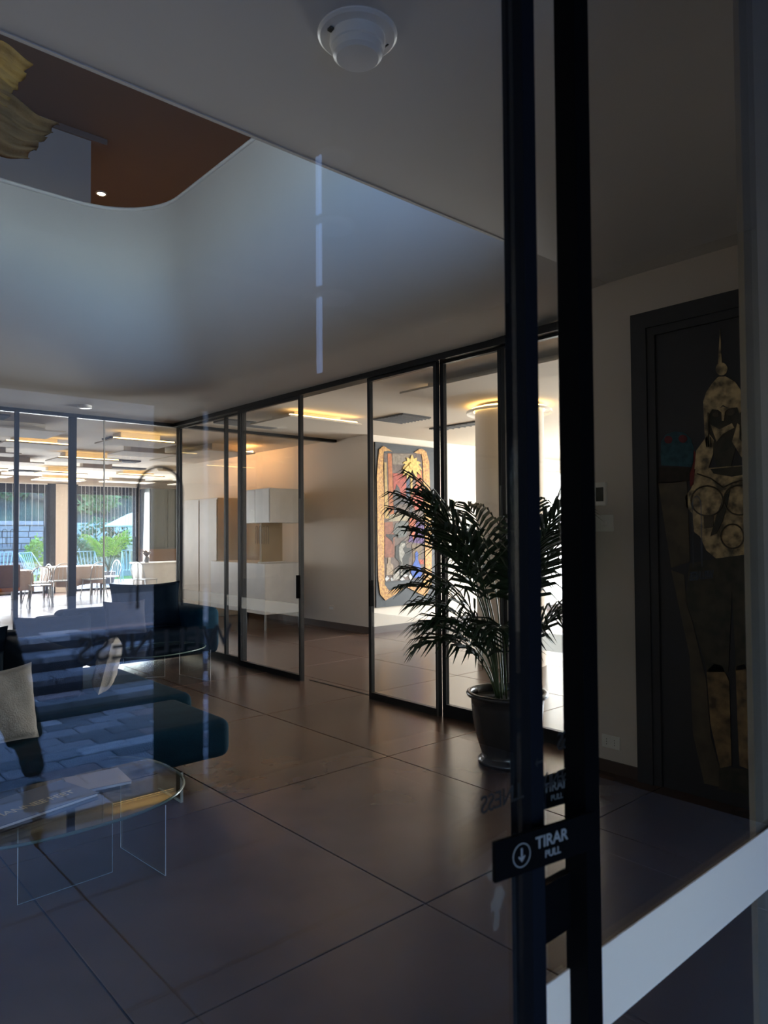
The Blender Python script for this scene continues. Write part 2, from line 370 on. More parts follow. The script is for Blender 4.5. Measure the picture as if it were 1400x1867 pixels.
# =================================================================== GLASS PARTITIONS
def x_partition(name, label, y0, y1, x, z1, rail_b, st0=0.035, st1=0.035, band=True, mull=(), handle=None, logo=None, edge=True):
    """a glazed panel in a plane x = const, from y0 to y1"""
    r = struct(name, label, 'glass door', (x, (y0 + y1) / 2, 0))
    d = 0.02
    B((x - d, y0, 0.0), (x + d, y0 + st0, z1)).build('stile', FRAME, r)
    B((x - d, y1 - st1, 0.0), (x + d, y1, z1)).build('stile', FRAME, r)
    if edge: B((x - d - 0.004, y0 + 0.003, 0.0), (x - d, y0 + st0 * 0.55, 1.9)).build('stile_edge', FRAMEG, r, label='grey satin edge of the stile')
    B((x - d, y0 + st0, z1 - 0.035), (x + d, y1 - st1, z1)).build('top_rail', FRAME, r)
    B((x - d, y0 + st0, 0.0), (x + d, y1 - st1, rail_b)).build('bottom_rail', FRAME, r)
    for m_ in mull: B((x - d, m_ - 0.02, rail_b), (x + d, m_ + 0.02, z1 - 0.035)).build('mullion', FRAME, r)
    B((x - 0.004, y0 + st0, rail_b), (x + 0.004, y1 - st1, z1 - 0.035)).build('glass_pane', GLASS, r)
    if band: B((x - 0.008, y0 + st0, 0.665), (x - 0.005, y1 - st1, 0.795)).build('frosted_band', FROST_LIT if name == 'door_5' else FROST, r)
    if handle: B((x - 0.06, handle - 0.012, 0.86), (x - 0.021, handle + 0.012, 1.10)).build('pull_handle', BLACK, r)
    if logo:
        for k in range(4):
            c = logo + (k - 1.5) * 0.075; mb = MB()
            pts = [(x - 0.007, c - 0.02, 1.42)] + [(x - 0.007, c - 0.02 * math.cos(a), 1.60 + 0.02 * math.sin(a)) for a in [math.pi * q / 8 for q in range(9)]] + [(x - 0.007, c + 0.02, 1.42)]
            mb.tube(pts, 0.0022, 4).build('arch_mark', VINYL, r)
    return r
x_partition('door_1', 'fixed glass panel in the far corner beside the sliding leaf', 7.43, 9.13, 4.42, 3.0, 0.07, mull=(7.87,), st0=0.05)
x_partition('door_2', 'tall sliding glass leaf left of the open gap with black pull', 6.18, 7.46, 4.36, 2.99, 0.06, st0=0.04, st1=0.06, handle=6.20, logo=6.95)
x_partition('door_3', 'sliding glass leaf right of the open gap in front of the painting', 4.22, 5.12, 4.38, 2.99, 0.06, handle=5.06, logo=4.35)
x_partition('door_4', 'fixed glass panel behind the potted palm', 3.56, 4.215, 4.42, 3.0, 0.10, st0=0.03, st1=0.04)
x_partition('door_5', 'glass panel seen in the slot between the two entrance uprights', 2.62, 3.555, 4.42, 3.0, 0.10)
B((4.33, 2.62, 2.985), (4.46, 9.17, 3.045)).build('trim_5', FRAME, None, kind='structure', label='black top track over the sliding glass leaves', category='trim')
B((4.44, 5.12, 0.0), (4.46, 6.18, 0.004)).build('trim_6', FRAME, None, kind='structure', label='thin floor track across the open gap', category='trim')

lp = struct('window_1', 'glazed partition between the lounge and the restaurant', 'glass partition', (1.0, 9.17, 0))
xs = [-4.4, -3.4, -2.4, -1.4, -0.4, 0.6, 1.49, 2.385, 3.02, 4.42]
for i, xx in enumerate(xs):
    wd = 0.045 if i == 8 else 0.024
    B((xx - wd, 9.15, 0), (xx + wd if i < 9 else xx + 0.02, 9.19, 3.03)).build('mullion', FRAME, lp)
B((-4.4, 9.14, 2.985), (4.42, 9.20, 3.045)).build('top_rail', FRAME, lp)
B((-4.4, 9.15, 0), (4.42, 9.19, 0.06)).build('bottom_rail', FRAME, lp)
for a, b in zip(xs[:-1], xs[1:]):
    B((a + 0.024, 9.166, 0.06), (b - 0.024, 9.174, 2.985)).build('glass_pane', GLASS, lp)
    B((a + 0.024, 9.160, 0.665), (b - 0.024, 9.163, 0.795)).build('frosted_band', FROST, lp)
B((3.405, 9.158, 0.06), (3.417, 9.182, 2.985)).build('glass_joint', mat('glass_edge', (0.55, 0.5, 0.4), 0.2), lp)
for k in range(4):
    c = 2.22 + (k - 1.5) * 0.085; pts = [(c - 0.025, 9.156, 1.40)] + [(c - 0.025 * math.cos(a), 9.156, 1.58 + 0.025 * math.sin(a)) for a in [math.pi * q / 8 for q in range(9)]] + [(c + 0.025, 9.156, 1.40)]
    MB().tube(pts, 0.003, 4).build('arch_mark', VINYL, lp)

# =================================================================== ENTRANCE GLASS FRONT (plane y = 0.70)
YG = 0.70
gf = struct('window_2', 'entrance glass front that the whole room is seen through', 'glass front', (0, YG, 0))
B((-3.0, YG - 0.004, 0.0), (0.90, YG + 0.004, 3.15)).build('glass_pane', GLASS, gf)
B((-3.06, YG - 0.03, 0), (-3.0, YG + 0.03, 3.15)).build('stile', NAVY, gf)
def arch_sign(xc, parent, z0=1.475, z1=1.617, hw=0.0235, tz=1.430, th=0.024, r=0.0014, y=YG - 0.005):
    pts = [(xc - hw, y, z0)] + [(xc - hw * math.cos(a), y, z1 - hw + hw * math.sin(a)) for a in [math.pi * q / 14 for q in range(15)]] + [(xc + hw, y, z0)]
    MB().tube(pts, r, 6).build('arch_mark', VINYL, parent, smooth=True)
sg = thing('vinyl_lettering', 'blurred black arch with reversed word WELLNESS on the entrance glass', 'lettering', (0.315, YG, 1.43))
arch_sign(0.3155, sg)
text_mesh('word', 'WELLNESS', 0.034, VINYL, sg, face_M((0.315, YG - 0.0055, 1.4285), (-1, 0, 0)), spacing=1.02)
sg = thing('vinyl_lettering', 'reversed word WELLNESS low on the glass, cut off by the navy upright', 'lettering', (0.88, YG, 1.14))
text_mesh('word', 'WELLNESS', 0.036, VINYL, sg, face_M((0.884, YG - 0.0055, 1.139), (-1, 0, 0)), spacing=0.95)

# navy upright
nv = struct('door_6', 'navy black upright of the entrance glass front', 'door upright', (0.92, YG, 0))
B((0.903, YG - 0.020, 0), (0.935, YG + 0.020, 3.15)).build('stile', NAVY, nv)
mb = MB(); ya = YG - 0.0205
mb.poly([(0.912, ya, 1.192), (0.918, ya, 1.199), (0.918, ya, 1.185)], (0, -0.001, 0)); mb.box((0.917, ya - 0.001, 1.190), (0.931, ya, 1.194)); mb.build('arrow_mark', VINYL, nv)
# black upright
bk = struct('door_7', 'black upright of the entrance door beside the grey room', 'door upright', (1.07, YG, 0))
B((1.0185, YG - 0.04, 0), (1.060, YG, 3.15)).build('stile', BLACK, bk)
B((0.935, YG - 0.01, 0.90), (1.03, YG + 0.005, 0.99)).build('lock_case', BLACK, bk)
# slot pane and right pane
rp = struct('door_8', 'darker glass pane of the entrance door with a bright frosted band', 'glass door', (1.46, YG, 0))
B((0.935, YG - 0.002, 0), (1.0185, YG + 0.002, 3.15)).build('glass_pane', GLASS, rp)
B((1.060, YG - 0.004, 0), (2.10, YG + 0.004, 3.15)).build('glass_pane', DARKGLASS, rp)
B((1.060, YG - 0.009, 0.692), (2.10, YG - 0.006, 0.832)).build('frosted_band', FROST_DENSE, rp)
B((0.935, YG - 0.006, 0.692), (1.0185, YG - 0.003, 0.832)).build('frosted_band', FROST_DENSE, rp)
sg = thing('vinyl_lettering', 'small dark arch over a reversed word in front of the gold figure', 'lettering', (1.508, YG, 1.45))
arch_sign(1.506, sg, z0=1.47, z1=1.62, hw=0.02, r=0.0010)
text_mesh('word', 'WELLNESS', 0.026, VINYL, sg, face_M((1.522, YG - 0.0055, 1.443), (-1, 0, 0)), spacing=0.9)
sg = thing('vinyl_lettering', 'tiny reversed letters in the bright slot between the uprights', 'lettering', (1.0, YG, 1.2))
text_mesh('word', 'SS', 0.042, VINYL, sg, face_M((1.012, YG - 0.003, 1.190), (-1, 0, 0)), spacing=0.8)
text_mesh('word', 'SSENL', 0.03, VINYL, sg, face_M((1.0, YG - 0.003, 1.137), (-1, 0, 0)), spacing=0.85)

# pull plate, turned a little out of the glass plane
dirp = Vector((0.987, -0.163, 0)); up = Vector((0, 0, 1)); nrm = dirp.cross(up)
def plate(label, p0, length, z0, z1, lett=LETTER, y_thick=0.006, arrow=True, s=1.0, tx=0.1105):
    r = thing('pull_sign', label, 'sign', p0)
    o = Vector(p0); n = nrm
    q = [o + up * (z0 - o.z), o + dirp * length + up * (z0 - o.z), o + dirp * length + up * (z1 - o.z), o + up * (z1 - o.z)]
    MB().poly([v[:] for v in q], (-n * y_thick)[:]).build('plate', BLACK, r)
    h = z1 - z0; f = n * 0.0006
    def at(u, v): return o + dirp * u + up * (z0 - o.z + v) + f
    text_mesh('word', 'TIRAR', 0.0245 * s, lett, r, face_M(at(tx, h * 0.515), dirp), spacing=0.98, bold=0.0003)
    text_mesh('word', 'PULL', 0.0150 * s, lett, r, face_M(at(tx + 0.0015, h * 0.215), dirp), spacing=0.98, bold=0.0001)
    if arrow:
        c = (0.050, h * 0.48); mb = MB()
        ring = [at(c[0] + 0.0165 * math.cos(a), c[1] + 0.0165 * math.sin(a)) for a in [2 * math.pi * k / 28 for k in range(29)]]
        mb.tube([p[:] for p in ring], 0.0009, 4); mb.build('circle', lett, r)
        mb = MB(); a0 = [(-0.0016, 0.010), (0.0016, 0.010), (0.0016, -0.003), (0.0055, -0.0005), (0.0065, -0.0025), (0, -0.0095), (-0.0065, -0.0025), (-0.0055, -0.0005), (-0.0016, -0.003)]
        mb.poly([at(c[0] + a, c[1] + b)[:] for a, b in a0], (n * 0.0004)[:]).build('arrow', lett, r)
    return r
plate('black PULL plate with white lettering TIRAR and a circled arrow', (0.794, 0.662, 1.10), 0.205, 1.055, 1.111)
dim = mat('reflection_print', (0.09, 0.095, 0.1), 0.7)
plate('faint reflection of the TIRAR plate, built as a second plate in the bright slot', (0.945, 0.712, 1.12), 0.10, 1.098, 1.150, dim, arrow=False, s=0.85, tx=0.055)  # reflection of the pull plate, built as a second fainter plate

# reflection highlights painted on the glass as pale film patches
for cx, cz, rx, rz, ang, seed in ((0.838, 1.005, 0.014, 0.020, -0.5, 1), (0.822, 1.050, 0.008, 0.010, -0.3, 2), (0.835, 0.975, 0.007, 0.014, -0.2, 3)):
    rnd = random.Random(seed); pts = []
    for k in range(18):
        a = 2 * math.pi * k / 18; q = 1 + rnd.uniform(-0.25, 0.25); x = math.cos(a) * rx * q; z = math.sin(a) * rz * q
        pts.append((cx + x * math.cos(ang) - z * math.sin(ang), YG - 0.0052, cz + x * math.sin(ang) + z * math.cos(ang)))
    o = MB().poly(pts, (0, -0.0002, 0)).build('glint', GLINT)
    tag(o, ['long pale painted glint on the glass under the pull sign', 'faint round painted glint on the glass beside the pull sign', 'small pale painted glint at the bottom of the glint cluster'][seed - 1], 'glint', 'painted glints on the entrance glass', 'stuff')

# =================================================================== ENTRANCE WALL FITTINGS
th = thing('thermostat', 'white wall thermostat with dark grey display', 'thermostat', (WR, 2.53, 1.775))
MB().rbox((WR - 0.014, 2.540, 1.782), (0.028, 0.084, 0.152), 0.006, 2).build('housing', WHITE, th)
B((WR - 0.030, 2.512, 1.735), (WR - 0.0281, 2.566, 1.825)).build('display', LCD, th)
sw = thing('dimmer_switch', 'white dimmer plate with round knob under the thermostat', 'switch', (WR, 2.51, 1.595))
MB().rbox((WR - 0.006, 2.520, 1.594), (0.012, 0.128, 0.108), 0.004, 2).build('plate', WHITE, sw)
mb = MB().lathe([(0.020, 0), (0.019, 0.014), (0.014, 0.018)], n=20); mb.v = [(WR - 0.012 - z, 2.520 + x, 1.594 + y) for x, y, z in mb.v]; mb.build('knob', WHITE, sw)
so = thing('power_socket', 'white double power socket low on the entrance wall', 'socket', (WR, 2.50, 0.19))
MB().rbox((WR - 0.006, 2.498, 0.195), (0.012, 0.128, 0.082), 0.004, 2).build('plate', WHITE, so)
mb = MB()
for dy in (-0.028, 0.028):
    for dz in (-0.016, 0, 0.016):
        mb.lathe([(0.003, 0), (0.003, 0.001)], n=8, c=(0, 0, 0)); mb.v[-16:] = [(WR - 0.0125 - z, 2.498 + dy + x, 0.195 + dz + y) for x, y, z in mb.v[-16:]]
mb.build('pin_hole', LCD, so, kind='stuff')

# door with gilded figure
dr = struct('door_9', 'tall charcoal door painted with a gilded figure in a spired helmet', 'door', (WR, 1.7, 0))
X0 = WR - 0.03
mb = MB(); mb.box((X0, 2.205, 0), (WR + 0.02, 2.305, 2.89)); mb.box((X0, 1.08, 2.79), (WR + 0.02, 2.205, 2.89)); mb.box((X0, 1.08, 0), (WR + 0.02, 1.16, 2.79))
mb.build('door_frame', DOORBLK, dr)
mb = MB(); mb.box((X0 + 0.012, 2.155, 0), (WR + 0.02, 2.205, 2.74)); mb.box((X0 + 0.012, 1.16, 2.74), (WR + 0.02, 2.205, 2.79)); mb.build('moulding', DOORBLK, dr)
B((WR, 1.16, 0.0), (WR + 0.04, 2.155, 2.74)).build('door_leaf', DOORBLK, dr)
XD = WR - 0.001
def art(parent, name, m, pts, layer, axis):
    t = 0.003; z = layer * 0.0025
    if axis == 'x': P = [(XD - z, b, c) for (a, b, c) in pts]; off = (-t, 0, 0)
    else: P = [(a, YP - z, c) for (a, b, c) in pts]; off = (0, -t, 0)
    return MB().poly(P, off).build(name, m, parent)
def disc(c, ru, rv, n=20):
    return [(c[0] + ru * math.cos(2 * math.pi * k / n), c[1] + rv * math.sin(2 * math.pi * k / n)) for k in range(n)]
art(dr, 'spire', PATINA, [(4.158,1.764,2.697),(4.158,1.758,2.494),(4.158,1.779,2.498)], 0, 'x')
art(dr, 'orb', PATINA, [(4.158,1.728,2.458),(4.158,1.730,2.447),(4.158,1.735,2.437),(4.158,1.742,2.431),(4.158,1.751,2.427),(4.158,1.761,2.427),(4.158,1.771,2.430),(4.158,1.780,2.437),(4.158,1.787,2.446),(4.158,1.792,2.458),(4.158,1.793,2.469),(4.158,1.791,2.480),(4.158,1.786,2.490),(4.158,1.779,2.497),(4.158,1.770,2.500),(4.158,1.760,2.500),(4.158,1.750,2.497),(4.158,1.741,2.490),(4.158,1.734,2.480),(4.158,1.729,2.469)], 0, 'x')
art(dr, 'helmet', PATINA, [(4.158,1.777,2.422),(4.158,1.814,2.389),(4.158,1.850,2.341),(4.158,1.867,2.290),(4.158,1.866,2.218),(4.158,1.862,2.102),(4.158,1.856,2.026),(4.158,1.837,2.024),(4.158,1.837,2.162),(4.158,1.833,2.214),(4.158,1.817,2.240),(4.158,1.782,2.232),(4.158,1.756,2.257),(4.158,1.722,2.231),(4.158,1.676,2.233),(4.158,1.665,2.193),(4.158,1.666,2.047),(4.158,1.649,2.045),(4.158,1.644,2.173),(4.158,1.645,2.276),(4.158,1.658,2.329),(4.158,1.686,2.377),(4.158,1.736,2.416)], 1, 'x')
art(dr, 'face', PATINAD, [(4.158,1.843,2.251),(4.158,1.655,2.235),(4.158,1.661,2.141),(4.158,1.680,2.040),(4.158,1.720,1.905),(4.158,1.797,1.902),(4.158,1.829,2.037),(4.158,1.840,2.144)], 0, 'x')
art(dr, 'nose', PATINA, [(4.158,1.782,2.232),(4.158,1.756,2.248),(4.158,1.722,2.231),(4.158,1.744,2.216),(4.158,1.751,2.165),(4.158,1.762,2.166),(4.158,1.763,2.214)], 2, 'x')
art(dr, 'eye', BRONZE, [(4.158,1.691,2.205),(4.158,1.693,2.198),(4.158,1.700,2.192),(4.158,1.709,2.190),(4.158,1.720,2.192),(4.158,1.729,2.196),(4.158,1.736,2.203),(4.158,1.738,2.211),(4.158,1.735,2.218),(4.158,1.729,2.223),(4.158,1.719,2.225),(4.158,1.709,2.224),(4.158,1.699,2.219),(4.158,1.693,2.213)], 2, 'x')
art(dr, 'eye', BRONZE, [(4.158,1.777,2.203),(4.158,1.779,2.197),(4.158,1.784,2.193),(4.158,1.792,2.191),(4.158,1.800,2.192),(4.158,1.808,2.196),(4.158,1.813,2.201),(4.158,1.815,2.208),(4.158,1.813,2.213),(4.158,1.807,2.218),(4.158,1.800,2.219),(4.158,1.791,2.218),(4.158,1.784,2.215),(4.158,1.778,2.209)], 2, 'x')
art(dr, 'mouth', PATINA, [(4.158,1.827,2.152),(4.158,1.776,2.119),(4.158,1.707,2.146),(4.158,1.695,2.119),(4.158,1.759,2.091),(4.158,1.794,2.051)], 2, 'x')
art(dr, 'shoulder', PATINA, [(4.158,1.868,2.067),(4.158,1.914,2.009),(4.158,1.926,1.902),(4.158,1.845,1.901),(4.158,1.817,1.983),(4.158,1.811,2.062),(4.158,1.837,2.100)], 1, 'x')
art(dr, 'shoulder', PATINA, [(4.158,1.678,2.143),(4.158,1.709,2.043),(4.158,1.661,1.952),(4.158,1.589,1.921),(4.158,1.510,1.907),(4.158,1.516,2.007),(4.158,1.586,2.048),(4.158,1.634,2.099)], 1, 'x')
art(dr, 'torso', PATINA, [(4.158,1.921,1.902),(4.158,1.712,1.905),(4.158,1.502,1.902),(4.158,1.510,1.509),(4.158,1.558,1.459),(4.158,1.648,1.390),(4.158,1.731,1.362),(4.158,1.807,1.378),(4.158,1.868,1.429),(4.158,1.902,1.508),(4.158,1.937,1.535),(4.158,1.944,1.643),(4.158,1.980,1.680),(4.158,1.986,1.743),(4.158,1.950,1.787),(4.158,1.931,1.840)], 0, 'x')
art(dr, 'torso_shadow', PATINAD, [(4.158,1.832,1.896),(4.158,1.605,1.901),(4.158,1.602,1.859),(4.158,1.713,1.844),(4.158,1.815,1.868)], 2, 'x')
art(dr, 'torso_shadow', PATINAD, [(4.158,1.802,1.631),(4.158,1.758,1.734),(4.158,1.723,1.776),(4.158,1.742,1.681),(4.158,1.769,1.595),(4.158,1.804,1.526),(4.158,1.840,1.509)], 2, 'x')
art(dr, 'torso_patch', BRONZE, [(4.158,1.877,1.624),(4.158,1.820,1.627),(4.158,1.821,1.561),(4.158,1.874,1.553)], 2, 'x')
for nm, P in (('chest_ring', [(4.150,1.763,1.710),(4.150,1.766,1.691),(4.150,1.773,1.673),(4.150,1.784,1.657),(4.150,1.798,1.644),(4.150,1.816,1.634),(4.150,1.835,1.628),(4.150,1.856,1.627),(4.150,1.876,1.629),(4.150,1.896,1.636),(4.150,1.914,1.647),(4.150,1.928,1.661),(4.150,1.939,1.678),(4.150,1.946,1.697),(4.150,1.948,1.717),(4.150,1.945,1.736),(4.150,1.938,1.754),(4.150,1.926,1.770),(4.150,1.911,1.784),(4.150,1.893,1.793),(4.150,1.873,1.798),(4.150,1.852,1.800),(4.150,1.832,1.796),(4.150,1.813,1.789),(4.150,1.796,1.778),(4.150,1.782,1.764),(4.150,1.771,1.747),(4.150,1.765,1.729)]), ('chest_ring', [(4.150,1.594,1.709),(4.150,1.596,1.690),(4.150,1.602,1.673),(4.150,1.612,1.658),(4.150,1.625,1.645),(4.150,1.641,1.635),(4.150,1.658,1.630),(4.150,1.677,1.628),(4.150,1.695,1.631),(4.150,1.713,1.637),(4.150,1.728,1.648),(4.150,1.741,1.661),(4.150,1.751,1.678),(4.150,1.757,1.696),(4.150,1.759,1.715),(4.150,1.756,1.734),(4.150,1.750,1.751),(4.150,1.739,1.767),(4.150,1.726,1.780),(4.150,1.710,1.789),(4.150,1.692,1.794),(4.150,1.673,1.795),(4.150,1.655,1.792),(4.150,1.638,1.785),(4.150,1.623,1.775),(4.150,1.610,1.761),(4.150,1.601,1.745),(4.150,1.595,1.727)]), ('belly_ring', [(4.150,1.654,1.509),(4.150,1.657,1.491),(4.150,1.663,1.475),(4.150,1.673,1.460),(4.150,1.686,1.450),(4.150,1.702,1.443),(4.150,1.718,1.440),(4.150,1.734,1.442),(4.150,1.749,1.449),(4.150,1.762,1.460),(4.150,1.772,1.474),(4.150,1.778,1.491),(4.150,1.780,1.509),(4.150,1.777,1.527),(4.150,1.771,1.543),(4.150,1.760,1.558),(4.150,1.747,1.568),(4.150,1.731,1.575),(4.150,1.715,1.577),(4.150,1.699,1.575),(4.150,1.684,1.568),(4.150,1.671,1.557),(4.150,1.662,1.543),(4.150,1.656,1.526)])):
    MB().tube(P + [P[0]], 0.0045, 5).build(nm, BRONZE, dr)
for P in ([(4.150,1.840,2.223),(4.150,1.838,2.081),(4.150,1.848,2.025),(4.150,1.830,2.023),(4.150,1.828,2.080)], [(4.150,1.660,2.200),(4.150,1.664,2.055),(4.150,1.652,2.041),(4.150,1.646,2.061),(4.150,1.649,2.190)], [(4.150,1.909,1.874),(4.150,1.830,1.842),(4.150,1.762,1.786),(4.150,1.710,1.809),(4.150,1.603,1.837)]):
    MB().tube(P, 0.004, 5).build('incised_line', BRONZE, dr)
art(dr, 'bird_mask', colour(0.03, 0.11, 0.15), [(4.158,2.133,2.010),(4.158,2.129,2.084),(4.158,2.099,2.123),(4.158,2.046,2.138),(4.158,1.985,2.123),(4.158,1.945,2.084),(4.158,1.928,2.019),(4.158,1.931,1.948),(4.158,1.948,1.917),(4.158,2.131,1.940)], 0, 'x')
art(dr, 'mask_eye', colour(0.16, 0.03, 0.035), [(4.158,2.057,2.088),(4.158,2.060,2.078),(4.158,2.067,2.070),(4.158,2.077,2.067),(4.158,2.088,2.068),(4.158,2.098,2.073),(4.158,2.105,2.082),(4.158,2.107,2.093),(4.158,2.105,2.103),(4.158,2.097,2.111),(4.158,2.087,2.114),(4.158,2.076,2.113),(4.158,2.066,2.108),(4.158,2.060,2.099)], 1, 'x')
art(dr, 'mask_eye', colour(0.16, 0.03, 0.035), [(4.158,1.967,2.084),(4.158,1.970,2.074),(4.158,1.977,2.067),(4.158,1.987,2.063),(4.158,1.999,2.065),(4.158,2.009,2.070),(4.158,2.016,2.079),(4.158,2.019,2.090),(4.158,2.016,2.100),(4.158,2.009,2.107),(4.158,1.998,2.111),(4.158,1.986,2.109),(4.158,1.976,2.104),(4.158,1.969,2.095)], 1, 'x')
art(dr, 'red_sleeve', colour(0.22, 0.03, 0.03), [(4.158,1.931,2.020),(4.158,1.917,1.991),(4.158,1.926,1.902),(4.158,1.932,1.813),(4.158,1.955,1.796),(4.158,1.958,1.878),(4.158,1.939,1.912)], 0, 'x')
art(dr, 'cuff', colour(0.035, 0.025, 0.02), [(4.158,2.144,1.932),(4.158,1.948,1.913),(4.158,1.959,1.837),(4.158,2.052,1.829),(4.158,2.153,1.830)], 0, 'x')
art(dr, 'arm', BRONZE, [(4.158,2.152,1.834),(4.158,1.976,1.838),(4.158,1.969,1.719),(4.158,1.966,1.358),(4.158,2.079,1.320),(4.158,2.121,1.607)], 0, 'x')
art(dr, 'drapery', BRONZE, [(4.158,2.080,1.306),(4.158,2.001,1.280),(4.158,1.990,1.109),(4.158,1.954,0.999),(4.158,1.884,0.689),(4.158,1.862,0.360),(4.158,1.820,0.205),(4.158,1.822,0.086),(4.158,1.905,0.083),(4.158,1.966,0.358),(4.158,1.977,0.808),(4.158,2.039,1.106)], 0, 'x')
art(dr, 'hip', PATINAD, [(4.158,1.966,1.348),(4.158,1.824,1.380),(4.158,1.561,1.421),(4.158,1.540,0.809),(4.158,1.711,0.759),(4.158,1.727,1.200),(4.158,1.755,0.744),(4.158,1.874,0.728),(4.158,1.953,1.018),(4.158,1.996,1.128)], 1, 'x')
art(dr, 'greave', mat('dull_gold_patina', (0.42, 0.30, 0.14), 0.55, 0.2, noise=((0.10, 0.07, 0.04), 11, 0.3)), [(4.158,1.878,0.727),(4.158,1.836,0.779),(4.158,1.790,0.776),(4.158,1.751,0.690),(4.158,1.748,0.222),(4.158,1.811,0.194),(4.158,1.861,0.434)], 1, 'x')
art(dr, 'greave', mat('dull_gold_patina', (0.42, 0.30, 0.14), 0.55, 0.2, noise=((0.10, 0.07, 0.04), 11, 0.3)), [(4.158,1.714,0.777),(4.158,1.675,0.800),(4.158,1.624,0.780),(4.158,1.600,0.713),(4.158,1.604,0.414),(4.158,1.649,0.224),(4.158,1.704,0.232),(4.158,1.711,0.499)], 1, 'x')
art(dr, 'base_drapery', PATINAD, [(4.158,1.820,0.205),(4.158,1.585,0.226),(4.158,1.588,0.086),(4.158,1.822,0.073)], 0, 'x')

# =================================================================== PAINTING
YP = 8.262
pt = thing('framed_painting', 'tall dark panel painting with gold borders, a golden palm and a blue bottle', 'painting', (7.85, 8.28, 1.65))
B((7.195, 8.265, 0.39), (8.49, 8.298, 2.92)).build('panel', mat('slate_panel', (0.026, 0.029, 0.033), 0.6), pt)
def pa(name, c, pts, layer): return art(pt, name, c if not isinstance(c, tuple) else colour(*[q * 0.72 for q in c]), pts, layer, 'y')
pa('gold_border', GOLDB, [(7.355,8.262,2.870),(7.265,8.262,2.811),(7.233,8.262,2.608),(7.211,8.262,2.384),(7.216,8.262,1.865),(7.219,8.262,1.126),(7.226,8.262,0.830),(7.264,8.262,0.592),(7.372,8.262,0.489),(7.585,8.262,0.572),(7.752,8.262,0.652),(7.710,8.262,0.670),(7.444,8.262,0.640),(7.354,8.262,0.735),(7.348,8.262,1.122),(7.357,8.262,2.016),(7.342,8.262,2.540),(7.354,8.262,2.780),(7.445,8.262,2.802),(7.536,8.262,2.793),(7.465,8.262,2.826)], 3)
pa('gold_border', GOLDB, [(8.010,8.262,2.810),(8.120,8.262,2.872),(8.186,8.262,2.885),(8.285,8.262,2.844),(8.350,8.262,2.674),(8.358,8.262,2.356),(8.395,8.262,1.723),(8.381,8.262,0.679),(8.245,8.262,0.499),(8.136,8.262,0.537),(7.826,8.262,0.671),(7.868,8.262,0.679),(8.050,8.262,0.651),(8.181,8.262,0.674),(8.240,8.262,0.937),(8.238,8.262,1.722),(8.212,8.262,2.350),(8.205,8.262,2.665),(8.174,8.262,2.797),(8.097,8.262,2.797)], 3)
